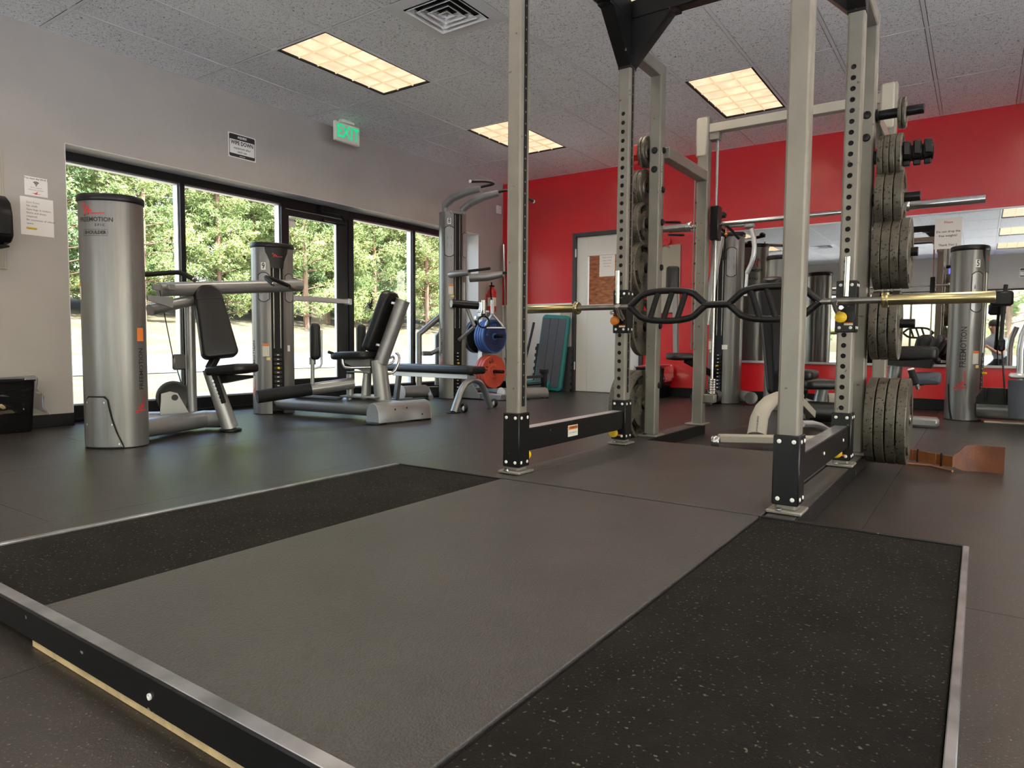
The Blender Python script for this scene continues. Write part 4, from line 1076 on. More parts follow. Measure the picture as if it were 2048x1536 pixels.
# press arm and grips
A0, A1 = V((-4.750, 2.562, 1.022)), V((-4.750, 3.779, 1.138))
MB().tube([A0, A1], .050, 24).build('press_arm', 'silver', m1)
MB().tube([(-4.700, 2.468, 0.874), (-4.720, 2.604, 0.908), (-4.780, 2.887, 0.982)], .040, 18, smooth=1).build('counter_arm', 'silver', m1)
MB().prism([(0, 0), (.17, -.045), (.175, .03), (.0, .03)], .02, V((-4.620, 2.404, 0.936)), (.03, .99, 0), (0, 0, 1)).build('pivot_plate', 'silver', m1)
for q in ((-4.660, 2.493, 1.031), (-4.660, 2.599, 1.039)): MB().obox(q, (.03, .05, .045), None, .004).build('stop_lug', 'silver', m1)
MB().tube([(-4.600, 2.372, 1.103), (-4.600, 2.422, 1.108), (-4.580, 2.593, 1.138), (-4.520, 2.609, 1.126), (-4.420, 2.629, 1.082)], .0165, 14, smooth=1).build('grip_left', 'grip', m1)
MB().lathe([(.0165, 0), (.019, .002), (.019, .008), (.014, .011)], (-4.420, 2.629, 1.082), (.85, .2, -.25), 14).build('grip_end', 'chrome', m1)
MB().tube([(-4.700, 3.618, 1.124), (-4.660, 3.420, 1.168), (-4.620, 3.336, 1.167), (-4.480, 3.310, 1.104)], .0165, 14, smooth=1).build('grip_right', 'grip', m1)
MB().lathe([(.0165, 0), (.019, .002), (.019, .008), (.014, .011)], (-4.480, 3.310, 1.104), (.8, .35, -.25), 14).build('grip_end', 'chrome', m1)
MB().tube([(-4.700, 3.628, 1.117), (-4.720, 3.694, 1.105)], .018, 12).build('grip_stub', 'chrome', m1)
P0, P1 = V((-4.800, 2.817, 0.155)), V((-4.800, 2.816, 0.953)); MB().tube([P0-V((0, 0, .08)), P1+V((0, 0, .04))], .036, 18).build('rear_post', 'silver', m1)
MB().obox((-4.790, 2.719, 0.508), (.03, .10, .115), None, .012).build('pulley_cover', 'silver_br', m1)
MB().tube([(-4.680, 2.525, 1.034), (-4.780, 2.666, 0.560), (-4.820, 2.748, 0.356)], .004, 6).build('cable', 'cable', m1)
pc = V((-4.840, 2.699, 0.250)); an = V((.80, -.25, 0)).normalized()
MB().lathe([(.02, -.012), (.095, -.010), (.110, -.014), (.118, -.012), (.118, -.008), (.110, -.004), (.110, .004), (.118, .008), (.118, .012), (.110, .014), (.095, .010), (.02, .012)], pc, an, 32).build('pulley_wheel', 'black_pl', m1)
MB().prism([(-.10, -.13), (.10, -.13), (.02, .03), (-.03, .045), (-.09, .03)], .012, pc+an*.03, (-an.y, an.x, 0), (0, 0, 1)).build('pulley_bracket', 'silver', m1)
MB().cyl(pc-an*.10, pc+an*.05, .022, 14).build('pulley_axle', 'black_pl', m1)

# ---------------------------------------------------- hip machine, tower number 9
m9 = thing('hip_abduction_machine', 'seated hip machine with tower number 9 and a tilted black backrest by the glass door', 'exercise machine', (-4.6, 4.1, 0))
S, surf, sh = tower(m9, -5.36, 3.955, (.93, -.36), 1.552, .185, .150)
number(surf, 54, 1.335, '9', sh); placard(surf, 54, 1.15, sh); placard(surf, 128, 1.15, sh); warning(surf, 58, .585, sh)
patch(surf(122, .0015, .60), .03, .055, 'lblue', sh, 'small_label')
brand_side(surf, 10, .42, sh, .9)
e0, e1 = (-5.26, 3.95, .112), (-3.96, 4.17, .098)
MB().tube([e0, e1], .086, 24, ry=.86).build('base_tube', 'silver', m9)
t0_, t1_ = V((-5.032, 3.923, 0.133)), V((-4.496, 4.030, 0.134))
MB().bar(V((-5.04, 3.925, .178)), V((-4.52, 4.013, .172)), .10, .022, .008).build('step_tread', 'slate', m9)
fa, fb = V((-3.985, 3.87, .085)), V((-3.93, 4.44, .085)); fd = (fb-fa).normalized()
out = [(-.085, -.07), (.085, -.07), (.075, .02), (.05, .07), (0, .088), (-.05, .07), (-.075, .02)]
MB().prism(out, (fb-fa).length, fa, (-fd.y, fd.x, 0), (0, 0, 1), .003).build('foot_bar', 'silver', m9)
MB().prism([(x*1.01, y*1.01) for x, y in out], .004, fb+fd*.0, (fd.y, -fd.x, 0), (0, 0, 1), .001).build('end_plate', 'beige', m9)
for p in (fa+fd*.03, fb-fd*.05): MB().lathe([(.085, 0), (.09, .004), (.09, .014), (.07, .02)], (p.x, p.y, 0), (0, 0, 1), 22).build('rubber_foot', 'black_pl', m9)
for s_, z in ((.28, .04), (.5, .045), (.8, -.02)): MB().lathe([(.008, 0), (.008, .002)], fa+fd*(fb-fa).length*s_+V((.083, 0, 0))+V((0, 0, z-.01)), (1, 0, .1), 10).build('bolt', 'black_mt', m9)
an = (-4.22, 4.14)
c0, c1 = V((-4.175, 4.186, 0.141)), V((-4.203, 4.157, 0.510))
MB().tube([c0, c1], [.080, .072], 22, ry=.8).build('seat_column', 'silver', m9)
MB().obox((-4.33, 4.12, .196), (.36, .24, .016), (V((.985, .17, 0)), V((-.17, .985, 0)), (0, 0, 1)), .005).build('deck_plate', 'silver', m9)
MB().tube([(-4.334, 4.128, 0.149), (-4.321, 4.141, 0.413)], [.05, .042], 16, ry=.7).build('inner_column', 'silver', m9)
MB().tube([(-4.457, 4.063, 0.151), (-4.456, 4.064, 0.385)], .030, 18).build('pivot_post', 'silver', m9)
MB().obox((-4.364, 4.107, 0.404), (.24, .10, .012), (V((.985, .17, 0)), V((-.17, .985, 0)), (0, 0, 1)), .004).build('pivot_plate', 'silver', m9)
u0_, u1_ = V((-4.186, 4.175, 0.501)), V((-4.041, 4.289, 1.017)); uu = (u1_-u0_).normalized()
MB().tube([u0_-uu*.02, u1_], .074, 22, ry=.8).build('back_tube', 'silver', m9)
MB().lathe([(.073, 0), (.070, .004)], u1_, uu, 22, el=.8).build('tube_end', 'beige', m9)
B0 = V((-4.298, 4.174, 0.585)); B1 = V((-4.135, 4.247, 1.094)); fy = (B1-B0).normalized(); fx = V((.17, -.985, 0)); fx = (fx-fy*fx.dot(fy)).normalized(); L = (B1-B0).length
MB().pad(rrect(.25, L, .04, 6, .21, .075), .085, .024, (B0+B1)/2, fx, fy).build('back_pad', 'vinyl', m9)
for q0, q1 in (((-4.151, 4.221, 1.004), (-4.079, 4.261, 0.987)), ((-4.258, 4.153, 0.646), (-4.168, 4.193, 0.629))): MB().bar(q0, q1, .03, .022).build('pad_bracket', 'mill', m9)
s0 = V((-4.425, 4.106, 0.545)); MB().pad(rrect(.40, .29, .08, 6), .062, .024, s0, (.985, .17, .03), (-.17, .985, 0)).build('seat_pad', 'vinyl', m9)
MB().prism([(-.14, .0), (.12, -.10), (.16, -.10), (.16, .03), (-.14, .03)], .09, s0+V((.01, .05, -.05)), (.985, .17, 0), (0, 0, 1)).build('seat_bracket', 'silver', m9)
l0, l1 = V((-4.423, 4.068, 0.308)), V((-4.742, 3.336, 0.216)); lm = l0.lerp(l1, .46)
MB().tube([l0, lm], .050, 20).build('leg_lever', 'silver', m9); MB().tube([lm, l1], .0525, 20).build('foot_rest', 'grip', m9)
k0 = V((-4.553, 3.739, 0.301)); k1 = V((-4.552, 3.740, 0.477))
MB().tube([k0, k1+V((0, 0, .02))], .016, 12).build('pad_post', 'silver', m9); MB().cyl(k1-V((0, 0, .005)), k1+V((0, 0, .055)), .027, 16, .002).build('pad_collar', 'silver', m9)
MB().tube([(-4.545, 3.749, 0.439), (-4.518, 3.790, 0.451), (-4.510, 3.799, 0.476), (-4.508, 3.802, 0.760)], .009, 10).build('pad_arm', 'mill', m9)
MB().pad(rrect(.085, .305, .035, 6), .14, .03, (-4.544, 3.762, 0.664), (.62, .78, 0), (0, 0, 1)).build('thigh_pad', 'vinyl', m9)
MB().pad(rrect(.085, .27, .035, 6), .12, .03, (-4.645, 4.373, 0.689), (.62, .78, 0), (0, 0, 1)).build('thigh_pad', 'vinyl', m9)
MB().tube([(-4.595, 3.949, 0.574), (-4.473, 3.974, 0.542)], .013, 12).build('grip', 'grip', m9)
MB().tube([(-4.473, 3.974, 0.542), (-4.451, 3.977, 0.525), (-4.446, 3.983, 0.457), (-4.418, 3.991, 0.440), (-4.228, 4.093, 0.447)], .0125, 12, smooth=1).build('handle', 'chrome', m9)
MB().tube([(-4.198, 4.364, 0.572), (-4.172, 4.381, 0.542), (-4.168, 4.364, 0.472), (-4.190, 4.331, 0.398), (-4.207, 4.274, 0.386)], .0125, 12, smooth=1).build('handle', 'chrome', m9)
MB().tube([(-4.204, 4.296, 0.525), (-4.200, 4.341, 0.542), (-4.200, 4.341, 0.489), (-4.223, 4.278, 0.468)], .011, 10, smooth=1).build('handle', 'chrome', m9)

# ---------------------------------------------------- chin and dip station, tower number 8
m8 = thing('chin_dip_station', 'tall grey chin and dip station with tower number 8, arms curving over its top', 'exercise machine', (-5.1, 6.4, 0))
c8 = (-5.13, 6.29)
S, surf, sh = tower(m8, *c8, (.93, -.36), 2.20, .165, .130, cap=False, widow=False, stack_z=.85)
number(surf, 52, 2.06, '8', sh); placard(surf, 52, 1.83, sh, .12, .36); warning(surf, 60, 1.28, sh); placard(surf, 128, 1.80, sh, .1, .30); brand_side(surf, 12, .6, sh, .8)
MB().obox((c8[0], c8[1], 2.165), (.24, .20, .03), (V((.93, -.36, 0)), V((.36, .93, 0)), (0, 0, 1)), .006).build('top_plate', 'silver', m8)
def q8(px, a, b): return V(px)
MB().tube([(-5.208, 6.243, 2.191), (-5.209, 6.243, 2.272)], .034, 16).build('arm_stub', 'silver', m8)
MB().tube([(-5.213, 6.239, 2.260), (-5.094, 6.241, 2.339), (-4.859, 6.223, 2.382), (-4.658, 6.211, 2.383)], [.040, .046, .044, .034], 18).build('chin_arm', 'silver', m8)
MB().tube([(-5.033, 6.352, 2.143), (-5.033, 6.352, 2.224)], .034, 16).build('arm_stub', 'silver', m8)
MB().tube([(-5.038, 6.348, 2.213), (-4.925, 6.374, 2.291), (-4.732, 6.387, 2.340), (-4.547, 6.403, 2.360)], [.040, .046, .044, .034], 18).build('chin_arm', 'silver', m8)
MB().tube([(-4.658, 6.211, 2.405), (-4.558, 6.245, 2.421)], .014, 10).build('grip_stub', 'black_pl', m8)
MB().tube([(-4.558, 6.245, 2.421), (-4.499, 6.258, 2.433), (-4.465, 6.071, 2.419), (-4.508, 5.824, 2.372)], .015, 12, smooth=2).build('chin_grip', 'grip', m8)
MB().tube([(-4.547, 6.403, 2.372), (-4.430, 6.414, 2.382), (-4.296, 6.507, 2.327), (-4.221, 6.621, 2.266)], .015, 12, smooth=1).build('chin_grip', 'grip', m8)
for q, d_ in (((-4.508, 5.824, 2.372), (0, -1, 0)), ((-4.221, 6.621, 2.266), (.3, .9, -.2))): MB().lathe([(.0155, 0), (.018, .003), (.018, .008), (.013, .012)], q, d_, 14).build('grip_end', 'button', m8)
MB().tube([(-5.119, 6.201, 1.437), (-5.031, 6.166, 1.453), (-4.791, 6.168, 1.457)], [.046, .048, .034], 18, smooth=1).build('dip_arm', 'silver', m8)
MB().tube([(-4.791, 6.168, 1.474), (-4.509, 6.185, 1.488)], .0155, 12).build('dip_grip', 'grip', m8)
MB().tube([(-4.963, 6.409, 1.423), (-4.767, 6.490, 1.432), (-4.590, 6.555, 1.463)], [.05, .048, .034], 18).build('dip_arm', 'silver', m8)
MB().tube([(-4.590, 6.555, 1.475), (-4.401, 6.626, 1.505)], .0155, 12).build('dip_grip', 'grip', m8)
MB().tube([(-4.942, 6.040, 1.105), (-4.766, 6.306, 1.090)], .046, 20).build('knee_roller', 'vinyl', m8)
MB().lathe([(.046, 0), (.044, .004)], (-4.942, 6.040, 1.105), (-.45, -.85, 0), 20).build('roller_end', 'silver', m8)
MB().tube([(-4.855, 6.215, 1.060), (-4.793, 6.268, 0.854)], .022, 10).build('roller_arm', 'silver', m8)
MB().tube([(-4.793, 6.268, 0.843), (-5.014, 6.268, 0.692)], .022, 10).build('roller_arm', 'silver', m8)
MB().tube([(-5.452, 6.057, 0.036), (-5.451, 6.057, 0.761), (-5.245, 6.196, 0.968)], .036, 16).build('side_rail', 'silver', m8)
MB().tube([(-5.456, 6.390, 0.139), (-5.456, 6.390, 0.741), (-5.393, 6.409, 0.814)], .030, 14).build('side_rail', 'silver', m8)
MB().tube([(-5.431, 6.105, 0.530), (-5.410, 6.225, 0.529), (-5.310, 6.292, 0.590)], .028, 14).build('step_link', 'silver', m8)
MB().tube([(-5.430, 5.734, 0.085), (-5.386, 6.089, 0.085)], .082, 22, ry=.9).build('base_tube', 'silver', m8)
MB().lathe([(.08, 0), (.084, .006), (.06, .010)], (-5.430, 5.734, 0.085), (-.2, -.97, 0), 22).build('tube_end', 'lblue', m8)
MB().obox((-5.504, 6.334, 0.060), (.20, .16, .12), (V((.7, .7, 0)), V((-.7, .7, 0)), (0, 0, 1)), .01).build('foot_block', 'black_pl', m8)
MB().tube([(-5.467, 6.226, 0.098), (-5.233, 6.021, 0.019)], .030, 14).build('step_peg', 'mill', m8)
MB().tube([(-4.553, 6.487, 0.060), (-4.303, 7.048, 0.052)], .082, 22, ry=.92).build('base_tube', 'silver', m8)
MB().lathe([(.08, 0), (.084, .006), (.06, .010)], (-4.553, 6.487, 0.060), (-.3, -.95, 0), 22).build('tube_end', 'lblue', m8)
MB().box(-5.1, 6.34, .004, -4.46, 6.46, .07, .006).build('base_link', 'silver', m8)
MB().prism([(0, 0), (.26, 0), (.26, .03), (.05, .30), (0, .30)], .02, (-5.0, 6.32, .012), (1, .02, 0), (0, 0, 1), .002).build('gusset', 'silver', m8)
for q in ((-4.36, 6.66), (-4.30, 7.0), (-5.70, 6.10)): MB().lathe([(.07, 0), (.07, .014)], (q[0], q[1], 0), (0, 0, 1), 20).build('rubber_foot', 'black_pl', m8)

# ---------------------------------------------------- lat pulldown and number 7 by the mirror
mL = thing('lat_pulldown_machine', 'grey pulldown machine with an unnumbered tower standing close to the mirror', 'exercise machine', (-2.33, 7.72, 0))
cL = (-2.36, 7.74)
S, surf, sh = tower(mL, *cL, (-.25, -.97), 1.89, .19, .14, True, False, .78)
placard(surf, 128, 1.56, sh, .115, .33)
patch(surf(112, .0015, .63), .06, .05, 'lblue', sh, 'small_label'); warning(surf, 52, .66, sh)
fn = surf(272, .0016, 1.62); strokes([[(x*.2-.1, y*.2-.02) for x, y in L] for L in SQUIG], .010, fn, 'red_ink', sh, 'red_logo')
text('FREEMOTION', .045, None, None, None, 'ink', sh, .001, 'brand_lettering', surf(272, .0016, 1.56), .95); text('LAT PULL', .04, None, None, None, 'ink', sh, .001, 'model_lettering', surf(272, .0016, 1.46), .95)
MB().tube([(-2.359, 7.533, 1.581), (-2.431, 7.516, 1.856), (-2.471, 7.460, 1.959)], [.05, .05, .04], 14, smooth=1).build('top_arm', 'black_pl', mL)
MB().tube([(-2.435, 7.317, 0.868), (-2.374, 7.381, 1.514), (-2.339, 7.415, 1.813)], .042, 16).build('swing_arm', 'silver', mL)
MB().tube([(-2.305, 7.498, 1.821), (-2.355, 7.445, 1.883), (-2.420, 7.393, 1.903)], .045, 12, smooth=1).build('pulley_guard', 'black_pl', mL)
MB().lathe([(.02, -.012), (.085, -.012), (.095, 0), (.085, .012), (.02, .012)], (-2.844, 7.322, 2.002), (.1, -.1, 1), 26).build('pulley_wheel', 'black_pl', mL)
MB().lathe([(.02, -.012), (.085, -.012), (.095, 0), (.085, .012), (.02, .012)], (-2.804, 7.330, 1.863), (.1, -.1, 1), 26).build('pulley_wheel', 'black_pl', mL)
MB().tube([(-2.880, 7.316, 1.933), (-2.470, 7.460, 1.932)], .04, 16).build('cross_arm', 'silver', mL)
MB().tube([(-2.404, 7.418, 2.022), (-2.292, 7.435, 2.035)], .02, 10).build('arm_linkage', 'black_pl', mL)
MB().obox((-2.323, 7.432, 2.048), (.07, .07, .06), None, .02).build('arm_knuckle', 'black_pl', mL)
MB().tube([(-2.290, 7.436, 1.960), (-2.288, 7.436, 1.854)], .010, 8).build('pop_pin', 'chrome', mL); MB().ball((-2.287, 7.437, 1.844), .02, 10).build('pin_knob', 'orange', mL)
MB().tube([(-2.313, 7.408, 1.927), (-2.067, 7.356, 1.907)], .02, 10).build('handle_arm', 'silver', mL)
MB().obox((-2.018, 7.345, 1.891), (.11, .05, .06), None, .02).build('handle_knuckle', 'silver', mL)
MB().tube([(-1.998, 7.348, 1.858), (-1.955, 7.334, 1.715), (-1.970, 7.333, 1.536), (-2.031, 7.348, 1.407)], .024, 14, smooth=1).build('curved_handle', 'mill', mL)
MB().tube([(-2.031, 7.348, 1.407), (-2.041, 7.351, 1.168)], .017, 10).build('handle_stem', 'mill', mL)
MB().tube([(-2.463, 7.328, 0.080), (-2.289, 7.934, 0.080), (-2.022, 7.604, 0.080)], .075, 18, ry=.9).build('base_tube', 'silver', mL)
MB().tube([(-2.476, 7.157, 0.090), (-2.404, 7.484, 0.090)], .07, 16).build('base_tube', 'black_pl', mL)
MB().lathe([(.085, 0), (.085, .014)], (-2.234, 8.231, 0.000), (0, 0, 1), 18).build('rubber_foot', 'black_pl', mL)
MB().pad(rrect(.30, .28, .07, 6), .07, .025, (-2.690, 7.261, 0.524), (.82, .57, 0), (-.57, .82, 0)).build('seat_pad', 'vinyl', mL)
MB().bar((-2.641, 7.282, 0.487), (-2.42, 7.66, .30), .06, .06).build('seat_bracket', 'black_pl', mL)
MB().pad(rrect(.14, .28, .03, 6), .07, .02, (-2.845, 7.362, 1.385), (.82, .57, 0), (0, 0, 1)).build('back_pad', 'vinyl', mL)
MB().bar((-2.829, 7.396, 1.376), (-2.782, 7.352, 0.516), .05, .05).build('back_post', 'silver', mL)

m7 = thing('leg_machine', 'grey machine with tower number 7 and a black roller, behind the right rack post', 'exercise machine', (-1.5, 7.2, 0))
c7 = (-1.66, 7.28)
S, surf, sh = tower(m7, *c7, (.90, -.44), 1.55, .160, .135)
number(surf, 56, 1.305, '7', sh); placard(surf, 56, 1.10, sh); warning(surf, 62, .50, sh)
s7 = V((-1.140, 6.302, 0.328)); MB().pad(rrect(.30, .34, .06, 6), .075, .028, s7, (.82, .57, 0), (-.57, .82, 0)).build('seat_pad', 'vinyl', m7)
MB().tube([(-1.160, 6.112, 0.109), (-0.976, 6.201, 0.101)], .085, 24).build('shin_roller', 'vinyl', m7)
MB().tube([(-1.223, 6.205, 0.295), (-1.183, 6.203, 0.296)], .022, 12).build('roller_axle', 'chrome', m7)
MB().tube([(-1.175, 6.111, 0.092), (-1.230, 6.256, 0.188), (-1.216, 6.297, 0.264)], .018, 10).build('roller_arm', 'black_pl', m7)
MB().tube([(-1.5, 7.25, .10), (-1.12, 6.35, .10)], .07, 18, ry=.9).build('base_tube', 'silver', m7)
MB().tube([(-1.14, 6.42, .10), (-1.10, 6.42, .33)], .05, 16).build('seat_post', 'silver', m7)
MB().box(-1.35, 6.22, .002, -.85, 6.34, .10, .03).build('foot_bar', 'silver', m7)
MB().tube([(-1.076, 6.488, 0.182), (-0.946, 6.538, 0.185)], .06, 16).build('rear_tube', 'beige', m7)

# ---------------------------------------------------- number 5 at the right edge, and the bench machine left of it
m5 = thing('cable_machine', 'grey machine with tower number 5 and a low pulley plate by the mirror', 'exercise machine', (0, 7.4, 0))
c5 = (-.11, 7.40)
S, surf, sh = tower(m5, *c5, (.975, -.22), 1.54, .180, .137)
number(surf, 42, 1.375, '5', sh); placard(surf, 44, 1.13, sh, .105, .36); warning(surf, 50, .56, sh)
brand_side(surf, 10, .55, sh, 1.0)
fn = surf(330, .003); b = MB(); vs = []
for z, x in ((.01, .035), (.10, .012), (.2, 0.), (.32, -.010)): vs += [fn(x-.008, z), fn(x+.008, z)]
b.add(vs, [(2*i, 2*i+1, 2*i+3, 2*i+2) for i in range(3)]); b.build('cover_gasket', 'black_mt', m5)
MB().tube([(.0, 7.36, .11), (1.3, 7.20, .11)], .10, 24, ry=.9).build('base_tube', 'silver', m5)
MB().box(.05, 7.18, .001, 1.3, 7.28, .012, .002).build('base_pad', 'beige', m5)
pc5 = V((0.119, 7.202, 0.199))
MB().prism([(-.13, -.06), (.13, -.06), (.14, .0), (.09, .085), (-.09, .085), (-.14, .0)], .03, pc5+V((0, .01, .02)), (1, 0, 0), (0, 0, 1), .006).build('pulley_plate', 'black_pl', m5)
for x in (-.065, .07): MB().box(pc5.x+x-.006, pc5.y-.07, .19, pc5.x+x+.006, pc5.y, .30, .003).build('plate_rib', 'black_pl', m5)
MB().tube([(0.186, 7.202, 0.245), (0.149, 7.203, 0.628)], .007, 8).build('cable', 'cable', m5)
MB().obox((0.144, 7.203, 0.670), (.05, .04, .11), None, .015).build('cable_clip', 'black_pl', m5)
MB().tube([(0.139, 7.203, 0.712), (0.146, 7.224, 1.052), (0.155, 7.255, 1.181)], .017, 10).build('upright_arm', 'black_pl', m5)
MB().obox((0.131, 7.205, 1.064), (.16, .06, .13), None, .02).build('elbow_pad', 'vinyl', m5)
MB().tube([(0.307, 7.007, 0.077), (0.294, 7.008, 0.385)], .10, 20).build('seat_post', 'slate', m5)
MB().tube([(0.274, 7.007, 0.384), (0.267, 7.008, 0.711), (0.319, 7.013, 0.874)], .028, 14, smooth=1).build('frame_tube', 'mill', m5)
MB().obox((0.267, 7.008, 0.417), (.14, .14, .045), None, .015).build('seat_hinge', 'mill', m5)

mb = thing('curl_bench', 'black padded seat and arm pads on a grey post, beside the lowest right rack plates', 'exercise machine', (-.4, 6.4, 0))
MB().pad(rrect(.36, .30, .05, 6), .11, .03, (-0.458, 6.449, 0.596), (1, .1, .02), (-.1, 1, 0)).build('seat_pad', 'vinyl', mb)
MB().prism([(-.17, 0), (.15, -.02), (.17, .06), (-.17, .09)], .26, V((-0.464, 6.579, 0.500)), (1, 0, 0), (0, 0, 1), .01).build('seat_shell', 'black_pl', mb)
MB().pad(rrect(.12, .26, .05, 6), .07, .025, V((-0.309, 6.548, 0.626)), (.35, .9, 0), (.45, -.1, .88)).build('arm_pad', 'vinyl', mb)
MB().pad(rrect(.13, .22, .05, 6), .07, .025, V((-0.395, 6.697, 0.645)), (1, 0, 0), (.2, 0, .97)).build('arm_pad', 'vinyl', mb)
for q in ((-0.324, 6.498, 0.521), (-0.280, 6.498, 0.542)): MB().ball(q, .026, 10).build('adjust_knob', 'black_pl', mb)
MB().tube([(-0.439, 6.201, 0.470), (-0.402, 6.201, 0.362)], .024, 14).build('side_grip', 'grip', mb)
MB().lathe([(.024, 0), (.026, .004), (.018, .014)], (-0.439, 6.201, 0.470), (-.25, 0, .95), 16).build('grip_cap', 'button', mb)
MB().tube([(-0.402, 6.201, 0.362), (-0.388, 6.220, 0.326)], .018, 10).build('grip_stem', 'chrome', mb)
MB().pad(rrect(.22, .10, .03, 6), .10, .025, (-0.355, 6.399, 0.398), (.98, .1, .05), (0, .0, 1)).build('thigh_pad', 'slate', mb)
MB().tube([(-0.567, 6.501, 0.540), (-.60, 6.5, .08)], .05, 16).build('post', 'silver', mb)
MB().bar((-0.370, 6.449, 0.364), (-.60, 6.5, .34), .05, .05).build('pad_arm', 'black_pl', mb)
MB().box(-.95, 6.42, .002, -.25, 6.58, .08, .02).build('base', 'silver', mb)

# ---------------------------------------------------- flat bench and adjustable bench
fbn = thing('flat_bench', 'flat black bench on an arched silver leg with wheels, left of the coloured plates', 'bench', (-4.3, 5.4, 0))
e0 = V((-4.001, 5.315, 0.391)); e1 = V((-5.268, 5.398, 0.386)); d_ = (e0-e1); d_.z = 0; Lb = d_.length; d_.normalize(); pz = .470
cc = V(((e0.x+e1.x)/2, (e0.y+e1.y)/2, e0.z))
MB().pad(rrect(Lb, .26, .05, 6), .075, .025, cc, d_, (-d_.y, d_.x, 0)).build('pad', 'vinyl', fbn)
MB().bar(cc-d_*Lb*.46-V((0, 0, .065)), cc+d_*Lb*.40-V((0, 0, .065)), .06, .05).build('frame_rail', 'mill', fbn)
top = cc+d_*Lb*.40-V((0, 0, .06)); la = V((-4.034, 4.963, 0.010)); lb_ = V((-4.060, 5.582, 0.010)); mid = (la+lb_)/2; tp = V((mid.x, mid.y, e0.z-.055))
MB().tube([la, la.lerp(V((tp.x, tp.y, la.z)), .45)+V((0, 0, .24)), tp.lerp(la, .12)+V((0, 0, .0)), tp.lerp(lb_, .12), lb_.lerp(V((tp.x, tp.y, la.z)), .45)+V((0, 0, .24)), lb_], .036, 12, ry=.7, smooth=2).build('arched_leg', 'silver', fbn)
MB().bar(tp+V((0, 0, -.02)), top, .05, .05).build('neck', 'silver', fbn)
MB().box(la.x-.05, la.y-.05, 0, la.x+.05, la.y+.05, .01, .003).build('rubber_foot', 'black_pl', fbn)
for q in (V((-3.972, 5.043, 0.050)), V((-4.071, 5.666, 0.039))):
    q.z = .045; MB().lathe([(.012, -.018), (.040, -.018), (.044, -.012), (.044, .012), (.040, .018), (.012, .018)], q, (.25, .97, 0), 22).build('wheel', 'black_pl', fbn)
    MB().lathe([(.024, 0), (.024, .004), (.008, .006)], q+V((.02, -.018, 0)), (.5, -.85, 0), 16).build('wheel_hub', 'mill', fbn)
MB().bar(cc-d_*Lb*.40-V((0, 0, .08)), (cc-d_*Lb*.44).to_2d().to_3d()+V((0, 0, .02)), .05, .05).build('rear_leg', 'silver', fbn)
MB().bar((cc-d_*Lb*.44).to_2d().to_3d()+V((-.05, -.2, .025)), (cc-d_*Lb*.44).to_2d().to_3d()+V((.05, .2, .025)), .05, .05).build('rear_foot', 'silver', fbn)

ab = thing('adjustable_bench', 'adjustable bench with an upright black backrest and cream wheeled base inside the smith machine', 'bench', (-1.15, 5.2, 0))
B0 = V((-1.248, 5.536, 0.273)); B1 = V((-1.337, 5.721, 1.115)); fy = (B1-B0).normalized(); fx = V((.95, .3, 0)); fx = (fx-fy*fx.dot(fy)).normalized(); L = (B1-B0).length
MB().pad(rrect(.20, L, .05, 6, .30, .06), .08, .025, (B0+B1)/2, fx, fy).build('back_pad', 'vinyl', ab)
MB().pad(rrect(.16, .16, .075, 6), .05, .02, (-1.380, 5.720, 1.168), (1, 0, 0), (0, 1, .25)).build('head_pad', 'vinyl', ab)
MB().bar(B0-V((.0, .07, -.02)), B0.lerp(B1, .7)-V((0, .07, 0)), .07, .05).build('back_frame', 'black_pl', ab)
f0 = V((-1.352, 4.342, 0.050)); f1 = V((-0.806, 4.651, 0.050)); f0.z = f1.z = .06
MB().bar(f0, f1, .07, .055, .01).build('front_foot', 'beige', ab)
w_ = f0+V((-.01, -.02, -.02)); MB().lathe([(.01, -.025), (.035, -.025), (.04, -.018), (.04, .018), (.035, .025), (.01, .025)], (w_.x, w_.y, .04), (.9, .2, 0), 18).build('wheel', 'chrome', ab)
k0 = V((-1.185, 4.616, 0.060)); k1 = V((-1.200, 4.743, 0.204)); k2 = V((-1.175, 4.994, 0.291)); k3 = V((-1.12, 5.5, .28))
MB().tube([k0, k1, k2, k3], [.062, .060, .055, .05], 14, ry=.75, smooth=1).build('curved_neck', 'beige', ab)
t = text('LEVERAGE BENCH', .014, V((-1.166, 4.555, 0.147)), V((.06, .02, .99)), V((-.97, .2, .06)), 'grey_ink', ab, .0008, 'label_print', None, .9)
MB().lathe([(.02, 0), (.024, .006), (.024, .02), (.016, .026)], (-1.186, 4.854, 0.241), (-.1, -.3, .9), 16).build('adjust_knob', 'black_pl', ab)
MB().pad(rrect(.24, .30, .05, 6), .07, .025, (-1.10, 5.42, .44), (1, 0, 0), (0, 1, 0)).build('seat_pad', 'vinyl', ab)
MB().bar((-1.12, 5.36, .22), (-1.10, 5.42, .41), .06, .06).build('seat_post', 'silver', ab)
MB().tube([(-0.955, 4.791, 0.140), (-0.903, 5.043, 0.120), (-0.897, 5.453, 0.030)], .035, 12, ry=.7, smooth=1).build('rear_foot', 'mill', ab)
MB().bar((-1.12, 5.5, .25), (-1.1, 5.95, .10), .06, .06).build('rear_rail', 'beige', ab)

